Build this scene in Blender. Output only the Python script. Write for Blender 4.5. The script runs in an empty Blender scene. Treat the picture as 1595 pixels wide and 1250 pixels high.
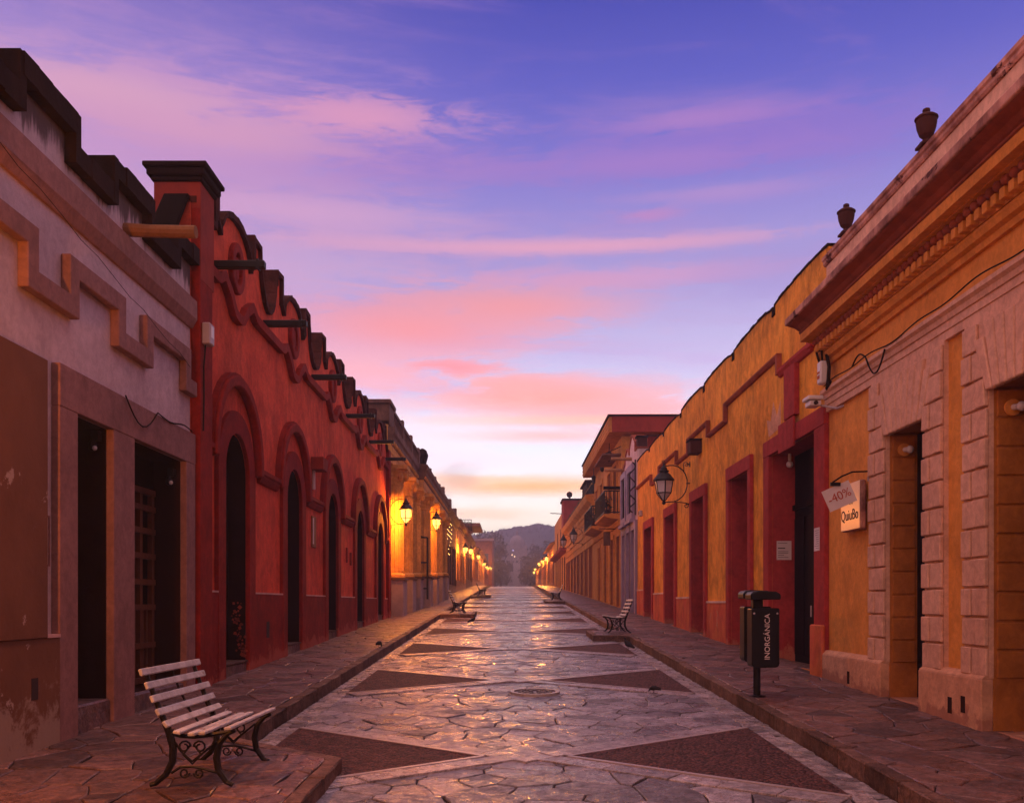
import bpy, bmesh, math, random
from mathutils import Vector, Matrix, Euler
random.seed(7)
R = random.Random(11)
SC = bpy.context.scene
COL = SC.collection
PI = math.pi

def lin(r, g, b):
    f = lambda c: (c/255/12.92) if c/255 <= .04045 else ((c/255+.055)/1.055)**2.4
    return (f(r), f(g), f(b), 1.0)

# ------------------------------------------------------------------ camera
F = 1450.0                       # focal length in pixels of the 1595-wide photograph
CAMZ = 1.78
cd = bpy.data.cameras.new('camera'); cam = bpy.data.objects.new('camera', cd); COL.objects.link(cam)
cd.sensor_width = 36; cd.lens = F/1595*36
cd.shift_y = 315/1595; cd.shift_x = 2.5/1595
cd.clip_start = .1; cd.clip_end = 6000
cam.location = (0, 0, CAMZ); cam.rotation_euler = (PI/2, 0, 0)
SC.camera = cam
SC.view_settings.view_transform = 'Standard'
SC.view_settings.look = 'None'
SC.view_settings.exposure = 0.0
SC.view_settings.gamma = 1
SC.view_settings.use_curve_mapping = False
SC.cycles.use_denoising = True
SC.cycles.max_bounces = 6
SC.cycles.diffuse_bounces = 3
SC.cycles.glossy_bounces = 3
SC.cycles.sample_clamp_indirect = 4
SC.cycles.volume_bounces = 0
SC.cycles.use_light_tree = True

# ------------------------------------------------------------------ world: dawn sky
W = bpy.data.worlds.new('World'); SC.world = W; W.use_nodes = True
nt = W.node_tree; nt.nodes.clear()
class NB:
    """small helper for wiring nodes"""
    def __init__(s, nt): s.nt = nt
    def n(s, t, **k):
        o = s.nt.nodes.new(t)
        for a, b in k.items(): setattr(o, a, b)
        return o
    def put(s, sock, v):
        if isinstance(v, bpy.types.NodeSocket): s.nt.links.new(v, sock)
        else: sock.default_value = v
    def m(s, op, a, b=None, c=None, clamp=False):
        o = s.n('ShaderNodeMath', operation=op, use_clamp=clamp)
        s.put(o.inputs[0], a)
        if b is not None: s.put(o.inputs[1], b)
        if c is not None: s.put(o.inputs[2], c)
        return o.outputs[0]
    def mr(s, v, a, b, c=0., d=1., smooth=True):
        o = s.n('ShaderNodeMapRange', interpolation_type='SMOOTHSTEP' if smooth else 'LINEAR')
        for i, x in enumerate((v, a, b, c, d)): s.put(o.inputs[i], x)
        return o.outputs[0]
    def mix(s, f, a, b, mode='MIX'):
        o = s.n('ShaderNodeMix', data_type='RGBA', blend_type=mode)
        s.put(o.inputs[0], f); s.put(o.inputs[6], a); s.put(o.inputs[7], b)
        return o.outputs[2]
    def noise(s, vec, scale, detail=5, rough=.55, dist=0.):
        o = s.n('ShaderNodeTexNoise')
        s.put(o.inputs['Vector'], vec); s.put(o.inputs['Scale'], scale); s.put(o.inputs['Detail'], detail)
        s.put(o.inputs['Roughness'], rough); s.put(o.inputs['Distortion'], dist)
        return o.outputs[0]
    def ramp(s, f, stops, interp='LINEAR'):
        o = s.n('ShaderNodeValToRGB'); cr = o.color_ramp; cr.interpolation = interp
        while len(cr.elements) < len(stops): cr.elements.new(.5)
        for e, (p, c) in zip(cr.elements, stops): e.position = p; e.color = c
        s.put(o.inputs[0], f); return o.outputs[0]
    def xyz(s, x, y, z):
        o = s.n('ShaderNodeCombineXYZ')
        for i, v in enumerate((x, y, z)): s.put(o.inputs[i], v)
        return o.outputs[0]
    def sep(s, v):
        o = s.n('ShaderNodeSeparateXYZ'); s.put(o.inputs[0], v); return o.outputs
w = NB(nt)
dirv = w.n('ShaderNodeTexCoord').outputs['Generated']
dx, dy, dz = w.sep(dirv)
az = w.m('ARCTAN2', dx, dy)                                  # 0 = along the street, + to the right
el = w.m('ARCSINE', w.m('MINIMUM', w.m('MAXIMUM', dz, -1.), 1.))
def zs(py): return math.sin(math.atan((940-py)/F))
grad = w.ramp(w.m('MAXIMUM', dz, 0.), [
    (0.0, lin(250,226,190)), (zs(830), lin(252,240,216)), (zs(775), lin(240,232,226)), (zs(700), lin(222,226,242)),
    (zs(600), lin(206,200,236)), (zs(480), lin(190,176,232)), (zs(370), lin(164,152,226)), (zs(260), lin(130,122,216)),
    (zs(130), lin(90,94,202)), (zs(0), lin(62,72,184)), (.72, lin(70,66,165)), (1., lin(72,64,155))])
# towards the left the sky is rosier, away from the dawn it is dusky pink
left = w.m('MULTIPLY', w.mr(az, .05, -.50, 0, .80), w.mr(el, .04, .20, 0., 1.))
left = w.m('MULTIPLY', left, w.mr(el, .60, .40, .30, 1.))
grad = w.mix(left, grad, lin(204,160,214))
absaz = w.m('ABSOLUTE', az)
BACK_COL = (.44,.22,.20,1)
OVER_COL = (1.72,1.02,1.00,1)
behind = w.m('MULTIPLY', w.mr(absaz, .75, 2.3, 0, .95), w.mr(el, 1.5, .9, 0, 1))
grad = w.mix(behind, grad, w.mix(w.mr(az, -.2, -1.4), BACK_COL, (1.0,.58,.55,1)))
grad = w.mix(w.mr(el, .62, 1.05, 0, .92), grad, OVER_COL)
# cloud streaks: noise drawn out along the horizon
cv = w.xyz(w.m('MULTIPLY', az, 4.2), w.m('MULTIPLY', el, 21.), 0.)
cn0 = w.noise(cv, 1.7, 10, .66, 1.1)
cf = w.noise(w.xyz(w.m('MULTIPLY', az, 11.), w.m('MULTIPLY', w.m('ADD', el, w.m('MULTIPLY', az, -.03)), 62.), 1.7), 1.5, 8, .7, .8)
cn = w.m('ADD', w.m('MULTIPLY', cn0, .58), w.m('MULTIPLY', cf, .42))
cn2 = w.noise(w.xyz(w.m('MULTIPLY', az, 1.8), w.m('MULTIPLY', w.m('ADD', el, w.m('MULTIPLY', az, .05)), 13.), 3.3), 1.4, 6, .6, .9)
col = grad
def blob(px, py, wx, wy, c, amt, lo=.37, hi=.60, src=None):
    global col
    x = (px-795)/F; a0 = math.atan(x); e0 = math.atan((940-py)/F/math.sqrt(1+x*x))
    da = w.m('MULTIPLY', w.m('SUBTRACT', az, a0), F/wx)
    de = w.m('MULTIPLY', w.m('SUBTRACT', el, e0), F/wy)
    g = w.m('EXPONENT', w.m('MULTIPLY', w.m('ADD', w.m('MULTIPLY', da, da), w.m('MULTIPLY', de, de)), -1.))
    k = w.m('MULTIPLY', w.mr(w.m('ADD', src or cn, w.m('MULTIPLY', w.m('SUBTRACT', g, .5), .25)), lo+.035, hi-.025), w.m('MULTIPLY', g, amt))
    col = w.mix(k, col, lin(*c))
# thin veils over the rest of the sky
veil = w.m('MULTIPLY', w.mr(cn2, .48, .72), w.mr(el, .03, .2, 0., .28))
col = w.mix(veil, col, lin(196,140,204))
for b in [(60,330,420,170,(214,168,212),.8,.26,.62), (330,230,360,120,(206,150,206),.65,.34,.62), (240,165,240,50,(206,150,204),.75), (560,182,170,34,(226,156,198),1.),
          (420,420,260,60,(214,176,222),.65), (640,250,260,40,(170,124,206),.5), (1180,220,300,55,(164,116,208),.5),
          (860,385,420,13,(240,172,204),.95,.3,.55), (960,432,330,20,(226,164,210),.8), (1010,335,60,12,(214,140,200),.6),
          (640,510,210,46,(255,158,166),1.,.28,.56), (790,478,190,34,(252,162,172),1.,.30,.57), (560,575,230,38,(248,176,190),1.,.3,.58),
          (700,572,90,15,(255,150,158),.9), (850,620,230,32,(255,160,148),1.,.29,.54), (980,640,170,22,(255,168,168),.95,.3,.56), (850,655,260,9,(255,186,160),.8,.32,.55),
          (800,600,120,20,(255,166,160),.8), (830,679,170,11,(248,182,176),.9,.3,.55), (820,757,190,15,(255,178,112),1.,.3,.55), (640,690,200,60,(244,226,232),.7,.3,.6),
          (720,800,160,14,(248,206,176),.8), (1300,420,240,50,(168,150,222),.5), (150,140,220,30,(226,168,200),.9,.3,.55), (330,205,240,26,(222,160,198),.8,.3,.56), (470,330,260,22,(222,170,214),.8,.3,.56), (1080,185,170,16,(186,132,206),.7,.3,.56), (1000,255,240,20,(176,128,208),.6,.3,.56), (1120,300,150,14,(196,150,214),.6,.3,.56), (720,745,120,9,(252,196,150),.7,.3,.55), (700,715,150,16,(236,214,226),.6,.3,.56)]:
    blob(*b)
low = w.mr(el, .36, .02, 1., 2.35)
col = w.mix(1., col, w.xyz(low, low, low), 'MULTIPLY')
nish = w.n('ShaderNodeTexSky', sky_type='NISHITA', sun_disc=False)
nish.sun_elevation = math.radians(1.5); nish.sun_rotation = math.radians(0.)
nish.altitude = 2100
bg1 = w.n('ShaderNodeBackground'); w.put(bg1.inputs[0], col); SKY_STRENGTH = 1.0; bg1.inputs[1].default_value = SKY_STRENGTH
bg2 = w.n('ShaderNodeBackground'); w.put(bg2.inputs[0], nish.outputs[0]); bg2.inputs[1].default_value = .01
add = w.n('ShaderNodeAddShader'); nt.links.new(bg1.outputs[0], add.inputs[0]); nt.links.new(bg2.outputs[0], add.inputs[1])
wo = w.n('ShaderNodeOutputWorld'); nt.links.new(add.outputs[0], wo.inputs[0])
W.cycles.sampling_method = 'MANUAL'; W.cycles.sample_map_resolution = 1024

# the sun is still behind the hills at the end of the street: only a faint wide glow
sd = bpy.data.lights.new('sun', 'SUN'); sd.energy = .12; sd.angle = math.radians(20); sd.color = (1, .78, .62)
sun = bpy.data.objects.new('sun', sd); COL.objects.link(sun)
sun.rotation_euler = (math.radians(90-6), 0, math.radians(180)); sun.location = (0, 60, 40)

# ------------------------------------------------------------------ ground profile
SLOPE = .0345
def G(y):
    """height of the road surface: climbs to a crest, then levels out"""
    if y <= 105: return SLOPE*y
    if y <= 141: t = (y-105)/36; return SLOPE*105 + SLOPE*36*(t - t*t/2)
    return SLOPE*123 - .006*(y-141)
KERB = .13

# ------------------------------------------------------------------ mesh helpers
ORG = {}
class MB:
    def __init__(s): s.v = []; s.f = []
    def add(s, vs, fs):
        k = len(s.v); s.v += [tuple(p) for p in vs]; s.f += [tuple(i+k for i in f) for f in fs]; return s
    def box(s, x0, x1, y0, y1, z0, z1):
        return s.hexa([(x0,y0,z0),(x1,y0,z0),(x1,y1,z0),(x0,y1,z0),(x0,y0,z1),(x1,y0,z1),(x1,y1,z1),(x0,y1,z1)])
    def hexa(s, p):
        return s.add(p, [(0,3,2,1),(4,5,6,7),(0,1,5,4),(1,2,6,5),(2,3,7,6),(3,0,4,7)])
    def prism(s, poly, vec):
        n = len(poly); vec = Vector(vec)
        a = [Vector(p) for p in poly]; b = [p+vec for p in a]
        return s.add(a+b, [tuple(range(n))[::-1], tuple(range(n, 2*n))] + [(i, (i+1) % n, n+(i+1) % n, n+i) for i in range(n)])
    def tube(s, pts, r, seg=6, closed=False, rr=None):
        pts = [Vector(p) for p in pts]; n = len(pts); rings = []
        up = Vector((0,0,1)); k = len(s.v); last = None
        for i, p in enumerate(pts):
            if closed: t = pts[(i+1) % n]-pts[i-1]
            else: t = pts[min(i+1, n-1)]-pts[max(i-1, 0)]
            t.normalize()
            if last is None:
                a = t.cross(up)
                if a.length < .1: a = t.cross(Vector((1,0,0)))
            else: a = last - t*last.dot(t)
            a.normalize(); last = a; b = t.cross(a)
            rad = rr[i] if rr else r
            rings.append([p + a*math.cos(2*PI*j/seg)*rad + b*math.sin(2*PI*j/seg)*rad for j in range(seg)])
        vs = [q for g in rings for q in g]; fs = []
        for i in range(n if closed else n-1):
            i2 = (i+1) % n
            for j in range(seg): fs.append((i*seg+j, i*seg+(j+1) % seg, i2*seg+(j+1) % seg, i2*seg+j))
        if not closed: fs += [tuple(range(seg))[::-1], tuple(range((n-1)*seg, n*seg))]
        return s.add(vs, fs)
    def lathe(s, prof, c=(0,0,0), seg=12, rot=0., sx=1., sy=1.):
        vs = []; fs = []; n = len(prof)
        for r, z in prof:
            for j in range(seg):
                a = 2*PI*j/seg+rot; vs.append((c[0]+max(r,1e-4)*math.cos(a)*sx, c[1]+max(r,1e-4)*math.sin(a)*sy, c[2]+z))
        for i in range(n-1):
            for j in range(seg): fs.append((i*seg+j, i*seg+(j+1) % seg, (i+1)*seg+(j+1) % seg, (i+1)*seg+j))
        fs += [tuple(range(seg))[::-1], tuple(range((n-1)*seg, n*seg))]
        return s.add(vs, fs)
    def ball(s, c, r, seg=8, sz=1.):
        n = max(4, seg//2+1)
        return s.lathe([(r*math.sin(PI*i/n), -r*sz*math.cos(PI*i/n)) for i in range(n+1)], c, seg)
    def mesh(s, name, org=(0,0,0), bevel=0, smooth=False, recalc=True):
        me = bpy.data.meshes.new(name)
        ox, oy, oz = org
        me.from_pydata([(a-ox, b-oy, c-oz) for a, b, c in s.v], [], s.f)
        if recalc or bevel:
            bm = bmesh.new(); bm.from_mesh(me)
            if bevel:
                bmesh.ops.remove_doubles(bm, verts=bm.verts, dist=1e-5)
                ed = [e for e in bm.edges if len(e.link_faces) == 2 and e.calc_face_angle(0) > .6]
                bmesh.ops.bevel(bm, geom=ed, offset=bevel, segments=1, affect='EDGES', clamp_overlap=True)
            bmesh.ops.recalc_face_normals(bm, faces=bm.faces)
            bm.to_mesh(me); bm.free()
        if smooth:
            me.polygons.foreach_set('use_smooth', [True]*len(me.polygons))
        me.update(); return me
    def build(s, name, mat, parent=None, bevel=0, smooth=False, label=None, kind=None):
        org = ORG.get(parent, Vector((0,0,0))) if parent else Vector((0,0,0))
        me = s.mesh(name, org, bevel, smooth); me.materials.append(mat)
        return link(name, me, parent, label, kind)
def link(name, me, parent=None, label=None, kind=None, loc=None):
    o = bpy.data.objects.new(name, me); COL.objects.link(o)
    if parent: o.parent = parent; ORG[o] = ORG.get(parent, Vector((0,0,0)))
    if loc is not None: o.location = Vector(loc) - (ORG.get(parent, Vector((0,0,0))) if parent else Vector((0,0,0)))
    if label: o['label'] = label
    if kind: o['kind'] = kind
    return o
def thing(name, label, cat, loc=(0,0,0), group=None):
    o = bpy.data.objects.new(name, None); COL.objects.link(o); o.location = loc; o.empty_display_size = .2
    ORG[o] = Vector(loc); o['label'] = label; o['category'] = cat
    if group: o['group'] = group
    return o
def tag(o, label=None, cat=None, group=None, kind=None):
    for k, v in (('label', label), ('category', cat), ('group', group), ('kind', kind)):
        if v: o[k] = v
    return o
def dup(o, parent=None):
    c = o.copy(); COL.objects.link(c)
    if parent: c.parent = parent
    for ch in list(o.children): dup(ch, c)
    return c

class RV:
    """one reveal mesh for each opening of a wall"""
    def __init__(s, mbs): s.mbs = mbs
    def build(s, name, m, par): return [b.build(name, m, par) for b in s.mbs if b.v]
class Side:
    """facade frame: y along the street, z up, n outwards from the wall plane to the street"""
    def __init__(s, sg, W): s.sg = sg; s.W = W
    def P(s, y, z, n): return (s.sg*(s.W-n), y, z)
    def Y(s, px): return F*s.W/abs(px-795)
    def Z(s, px, py): return CAMZ + (940-py)/abs(px-795)*s.W
    def box(s, mb, y0, y1, z0, z1, n0, n1):
        P = s.P
        return mb.hexa([P(y0,z0,n0),P(y1,z0,n0),P(y1,z0,n1),P(y0,z0,n1),P(y0,z1,n0),P(y1,z1,n0),P(y1,z1,n1),P(y0,z1,n1)])
    def b(s, y0, y1, z0, z1, n0, n1): return s.box(MB(), y0, y1, z0, z1, n0, n1)
    def prof(s, mb, pr, y0, y1):
        """profile [(n, z)] run along the wall"""
        return mb.prism([s.P(y0, z, n) for n, z in pr], (0, y1-y0, 0))
    def poly(s, mb, pts, n0, n1):
        """polygon [(y, z)] in the wall plane given thickness"""
        return mb.prism([s.P(y, z, n0) for y, z in pts], (-s.sg*(n1-n0), 0, 0))
    def sweep(s, mb, path, hw, n0, n1, closed=False):
        """rectangular moulding following a path in the wall plane"""
        path = [p for i, p in enumerate(path) if i == 0 or math.hypot(p[0]-path[i-1][0], p[1]-path[i-1][1]) > 1e-6]
        n = len(path); L = []
        for i in range(n):
            if closed: a, b, c = path[i-1], path[i], path[(i+1) % n]
            else: a, b, c = path[max(i-1,0)], path[i], path[min(i+1,n-1)]
            def nrm(p, q):
                d = Vector((q[0]-p[0], q[1]-p[1]))
                return Vector((-d.y, d.x)).normalized() if d.length > 1e-9 else None
            n1_, n2_ = nrm(a, b), nrm(b, c)
            n1_ = n1_ or n2_; n2_ = n2_ or n1_
            m = n1_+n2_; m.normalize(); k = hw/max(.35, m.dot(n1_))
            L.append((Vector(b)+m*k, Vector(b)-m*k))
        vs = []
        for u, d in L: vs += [s.P(u.x,u.y,n0), s.P(d.x,d.y,n0), s.P(d.x,d.y,n1), s.P(u.x,u.y,n1)]
        fs = []
        for i in range(n if closed else n-1):
            j = (i+1) % n
            for q in range(4): fs.append((4*i+q, 4*i+(q+1) % 4, 4*j+(q+1) % 4, 4*j+q))
        if not closed: fs += [(3,2,1,0), tuple(4*(n-1)+q for q in range(4))]
        return mb.add(vs, fs)
    def facade(s, y0, y1, top, base, ops=(), depth=.45):
        """wall with openings. top: [(y,z)] polyline (may jump). ops: dicts y0,y1,z0,z1,arch. returns wall, reveal"""
        ys = {y0, y1}
        for y, z in top:
            if y0 < y < y1: ys.add(y)
        fl = []
        for o in ops:
            ys |= {o['y0'], o['y1']}
            if o.get('arch'):
                r = (o['y1']-o['y0'])/2; c = (o['y0']+o['y1'])/2
                for i in range(1, 12): ys.add(c - r*math.cos(PI*i/12))
        ys = sorted(ys)
        def top_at(y, mid):
            for (ya, za), (yb, zb) in zip(top, top[1:]):
                if ya <= mid <= yb and yb > ya: return za+(zb-za)*(y-ya)/(yb-ya)
            return top[-1][1]
        def head(o, y):
            if not o.get('arch'): return o['z1']
            r = (o['y1']-o['y0'])/2; c = (o['y0']+o['y1'])/2
            return o['z1'] + math.sqrt(max(0, r*r-(y-c)**2))
        wl = MB(); rv = RV([MB() for o in ops]); P = s.P; prev = None
        rvs = {id(o): m for o, m in zip(ops, rv.mbs)}
        def q(mb, *p): mb.add(p, [(0,1,2,3)])
        for ya, yb in zip(ys, ys[1:]):
            if yb-ya < 1e-6: continue
            mid = (ya+yb)/2; ta, tb = top_at(ya, mid), top_at(yb, mid)
            inside = sorted([o for o in ops if o['y0'] < mid < o['y1']], key=lambda o: o['z0'])
            la = lb = base
            for o in inside:
                q(wl, P(ya,la,0), P(yb,lb,0), P(yb,o['z0'],0), P(ya,o['z0'],0))
                ha, hb = head(o, ya), head(o, yb)
                q(rvs[id(o)], P(ya,ha,0), P(yb,hb,0), P(yb,hb,-depth), P(ya,ha,-depth))
                q(rvs[id(o)], P(ya,o['z0'],0), P(yb,o['z0'],0), P(yb,o['z0'],-depth), P(ya,o['z0'],-depth))
                la, lb = ha, hb
            q(wl, P(ya,la,0), P(yb,lb,0), P(yb,tb,0), P(ya,ta,0))
            q(wl, P(ya,base,-depth), P(yb,base,-depth), P(yb,tb,-depth), P(ya,ta,-depth))
            q(wl, P(ya,ta,0), P(yb,tb,0), P(yb,tb,-depth), P(ya,ta,-depth))
            if prev is not None and abs(prev-ta) > 1e-5:
                q(wl, P(ya,prev,0), P(ya,ta,0), P(ya,ta,-depth), P(ya,prev,-depth))
            prev = tb
        for y, t in ((y0, top_at(y0, y0+1e-4)), (y1, top_at(y1, y1-1e-4))):
            q(wl, P(y,base,0), P(y,t,0), P(y,t,-depth), P(y,base,-depth))
        for o in ops:
            for y in (o['y0'], o['y1']):
                q(rvs[id(o)], P(y,o['z0'],0), P(y,head(o,y),0), P(y,head(o,y),-depth), P(y,o['z0'],-depth))
        return wl, rv
    def cope(s, mb, top, h, n0, n1, lift=.02, jut=.06):
        """coping that follows a parapet line"""
        for (ya, za), (yb, zb) in zip(top, top[1:]):
            if yb-ya < 1e-5:
                lo, hi = min(za, zb), max(za, zb)
                s.box(mb, ya-jut, ya+jut, lo-h+.003, hi+lift-.003, n0+.004, n1-.004)
            else:
                P = s.P; m_ = max(1, int((yb-ya)/.24)); rj = lambda a: R.uniform(-a, a)
                for q in range(m_):
                    u, v = q/m_, (q+1)/m_; y_a, y_b = ya+(yb-ya)*u, ya+(yb-ya)*v; z_a, z_b = za+(zb-za)*u, za+(zb-za)*v
                    l_, d_, o_ = lift+rj(min(.014, h*.2+lift*.2)), h+rj(.006), n1+rj(.010)
                    mb.hexa([P(y_a,z_a-d_,n0),P(y_b,z_b-d_,n0),P(y_b,z_b-d_,o_),P(y_a,z_a-d_,o_),P(y_a,z_a+l_,n0),P(y_b,z_b+l_,n0),P(y_b,z_b+l_+rj(.006),o_),P(y_a,z_a+l_+rj(.006),o_)])
        return mb

# ------------------------------------------------------------------ materials
def mat(name, base, col2=None, var=.6, scale=.9, rough=.85, streak=.25, bump=.25, bscale=16., peel=None, peelthr=.66,
        grime=None, island=0., metal=0., spec=.10, emit=None, estr=0., grain=0., coarse=0., drip=None, mottle=0., cells=0., wet=0.):
    m = bpy.data.materials.new(name); m.use_nodes = True; t = m.node_tree; t.nodes.clear(); b = NB(t)
    out = b.n('ShaderNodeOutputMaterial'); bs = b.n('ShaderNodeBsdfPrincipled'); t.links.new(bs.outputs[0], out.inputs[0])
    base = tuple(base[:3])+(1,); col2 = tuple((col2 or [c*.55 for c in base[:3]])[:3])+(1,)
    pos = b.n('ShaderNodeNewGeometry').outputs['Position']
    n1 = b.noise(pos, scale, 6, .6)
    c = b.mix(b.m('MULTIPLY', b.mr(n1, .35, .7), var), base, col2)
    px, py, pz = b.sep(pos)
    if streak:
        sv = b.xyz(b.m('MULTIPLY', px, 2.), b.m('MULTIPLY', py, 2.), b.m('MULTIPLY', pz, 1.25))
        k0 = b.noise(sv, 1.5, 9, .70, .6)
        k1 = b.noise(pos, .5, 4, .6)
        k = b.mr(b.m('ADD', k0, b.m('MULTIPLY', b.m('SUBTRACT', k1, .5), .6)), .32, .74, 1+streak*.7, 1-streak*.9)
        rv_ = b.xyz(b.m('MULTIPLY', px, 6.), b.m('MULTIPLY', py, 6.), b.m('MULTIPLY', pz, .32))
        rs = b.m('MULTIPLY', b.mr(b.noise(rv_, 1.1, 3, .5), .56, .74), b.mr(b.noise(pos, .9, 3, .6), .48, .66))
        k = b.m('MULTIPLY', k, b.m('SUBTRACT', 1., b.m('MULTIPLY', rs, streak*.75)))
        c = b.mix(1., c, b.xyz(k, k, k), 'MULTIPLY')
    if grain:
        k = b.mr(b.noise(pos, 55., 3, .7), .35, .65, 1-grain, 1+grain)
        c = b.mix(1., c, b.xyz(k, k, k), 'MULTIPLY')
    vd = None
    if cells:
        vo = b.n('ShaderNodeTexVoronoi'); vo.inputs['Scale'].default_value = cells; b.put(vo.inputs['Vector'], pos)
        k = b.mr(b.sep(vo.outputs['Color'])[0], 0, 1, .25, 2.1, False); vd = vo.outputs['Distance']
        c = b.mix(1., c, b.xyz(k, k, k), 'MULTIPLY')
    if mottle:
        k = b.mr(b.noise(pos, 9., 6, .75, .6), .36, .64, 1-mottle, 1+mottle)
        c = b.mix(1., c, b.xyz(k, k, k), 'MULTIPLY')
    if drip:                        # soot washed down from the top of the wall
        zt, ln_ = drip
        dn = b.noise(b.xyz(b.m('MULTIPLY', px, 4.), b.m('MULTIPLY', py, 4.), b.m('MULTIPLY', pz, .5)), 1.4, 6, .7)
        dk = b.mr(b.m('ADD', dn, b.m('DIVIDE', b.m('SUBTRACT', pz, zt), ln_)), .52, .72)
        c = b.mix(b.m('MULTIPLY', dk, .8), c, (.035,.020,.014,1))
    if peel:
        pn = b.noise(pos, 1.7, 9, .68, .4)
        c = b.mix(b.mr(pn, peelthr, peelthr+.025), c, tuple(peel[:3])+(1,))
    if grime:                       # splashes of dirt and bare plaster at the foot of the wall
        gc, gh = grime
        hgt = b.m('SUBTRACT', pz, b.m('MULTIPLY', py, SLOPE))
        gn = b.noise(pos, 2.6, 8, .7, .3)
        gm = b.mr(b.m('SUBTRACT', gn, b.m('MULTIPLY', hgt, .28/gh)), .26, .36)
        c = b.mix(b.m('MULTIPLY', gm, .75), c, tuple(gc[:3])+(1,))
    if island:
        rn = b.n('ShaderNodeNewGeometry').outputs['Random Per Island']
        oi = b.n('ShaderNodeObjectInfo').outputs['Random']
        k = b.mr(b.m('FRACT', b.m('ADD', rn, oi)), 0, 1, 1-island, 1+island, False)
        c = b.mix(1., c, b.xyz(k, k, k), 'MULTIPLY')
    b.put(bs.inputs['Base Color'], c)
    rg = b.m('ADD', rough, b.m('MULTIPLY', b.m('SUBTRACT', n1, .5), .25 if rough > .3 else .1), clamp=True)
    if wet:
        wn = b.mr(b.noise(pos, 5.5, 6, .72, .8), .36, .64, -.5, .5)
        rg = b.m('ADD', rg, b.m('MULTIPLY', wn, wet), clamp=True)
        if island: rg = b.m('ADD', rg, b.m('MULTIPLY', b.m('SUBTRACT', b.m('FRACT', b.m('ADD', rn, b.m('MULTIPLY', oi, 7.3))), .5), wet*.6), clamp=True)
        rg = b.m('MAXIMUM', rg, .12)
    b.put(bs.inputs['Roughness'], rg)
    bs.inputs['Metallic'].default_value = metal
    bs.inputs['Specular IOR Level'].default_value = spec
    if bump:
        hb = b.noise(pos, bscale, 7, .65)
        if vd is not None: hb = b.m('ADD', b.m('MULTIPLY', hb, .3), b.m('MULTIPLY', vd, -1.4))
        if coarse: hb = b.m('ADD', hb, b.m('MULTIPLY', b.noise(pos, 3.2, 4, .6), coarse))
        bp = b.n('ShaderNodeBump'); bp.inputs['Strength'].default_value = bump; bp.inputs['Distance'].default_value = .03
        b.put(bp.inputs['Height'], hb); t.links.new(bp.outputs[0], bs.inputs['Normal'])
    if emit:
        bs.inputs['Emission Color'].default_value = tuple(emit[:3])+(1,); bs.inputs['Emission Strength'].default_value = estr
    return m
M = {}
M['mauve'] = mat('mauve_plaster', (0.5280, 0.4048, 0.4224), (0.4224, 0.3080, 0.3256), streak=.14, bump=.3, mottle=.09, grime=((.20,.10,.08), .5), drip=(6.1,1.0))
M['mauve_trim'] = mat('mauve_brown_trim', (0.2666, 0.1333, 0.1204), (0.1978, 0.0989, 0.0860), streak=.15, mottle=.13)
M['brown_dado'] = mat('brown_dado', (0.1804, 0.0754, 0.0410), (0.1230, 0.0508, 0.0295), streak=.10, grime=((.38,.26,.20), .75), peel=(.40,.27,.22), peelthr=.60)
M['soot'] = mat('sooty_coping', (0.0132, 0.0072, 0.0060), (0.0360, 0.0180, 0.0150), streak=.2, bump=.6, bscale=22, coarse=1., spec=.04)
M['scallop'] = mat('sooty_red_coping', (.075,.020,.016), (.028,.012,.010), scale=2.5, var=.9, streak=.2, bump=.6, bscale=22, spec=.04)
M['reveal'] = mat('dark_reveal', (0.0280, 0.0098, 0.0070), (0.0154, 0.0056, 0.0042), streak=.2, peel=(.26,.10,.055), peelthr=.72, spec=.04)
M['red'] = mat('rose_red_plaster', (.58,.082,.038), (.44,.048,.028), streak=.36, mottle=.10, bump=.55, peel=(.50,.17,.13), peelthr=.73)
M['red_dark'] = mat('dark_red_paint', (0.2240, 0.0160, 0.0104), (0.1600, 0.0128, 0.0088), streak=.25, bump=.3, grime=((.40,.09,.06), .4), mottle=.13)
M['red_sill'] = mat('pale_ledge', (.62,.36,.32), streak=.2)
M['black_wood'] = mat('black_wood', (0.0063, 0.0035, 0.0031), (0.0126, 0.0056, 0.0049), streak=.3, rough=.65, spec=.04)
M['old_wood'] = mat('old_carved_wood', (.11,.040,.022), (.06,.023,.014), streak=.4, rough=.6)
M['log'] = mat('weathered_log', (.30,.15,.075), (.16,.07,.035), streak=.3, bump=.5)
M['yellow'] = mat('ochre_plaster', (.68,.285,.034), (.56,.20,.028), streak=.42, drip=(7.35,1.3), mottle=.08, bump=.5, peel=(.50,.25,.13), peelthr=.69)
M['yellow_red'] = mat('red_door_surround', (0.3400, 0.0382, 0.0357), (0.2635, 0.0272, 0.0255), streak=.25, grime=((.46,.16,.09), .35), mottle=.13)
M['yellow_plinth'] = mat('weathered_red_plinth', (.46,.085,.045), (.52,.16,.05), scale=1.6, var=.8, streak=.35, peel=(.46,.20,.12), peelthr=.62)
M['white_line'] = mat('pale_plinth_line', (.70,.50,.42))
M['orange'] = mat('orange_brown_plaster', (.68,.285,.060), (.56,.215,.045), streak=.2, bump=.3, scale=.6, mottle=.09, drip=(5.55,.8))
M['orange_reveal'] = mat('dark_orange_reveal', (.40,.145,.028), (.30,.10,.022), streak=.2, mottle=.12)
M['pink'] = mat('pink_dressings', (.63,.37,.255), (.52,.28,.19), streak=.12, bump=.2, mottle=.13)
M['pink_plinth'] = mat('pink_plinth', (.60,.32,.19), (.46,.22,.125), streak=.15, bump=.4, grime=((.30,.12,.08), .35), mottle=.13)
M['cornice_red'] = mat('cornice_red', (0.2720, 0.0680, 0.0360), (0.1760, 0.0400, 0.0240), streak=.3)
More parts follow.
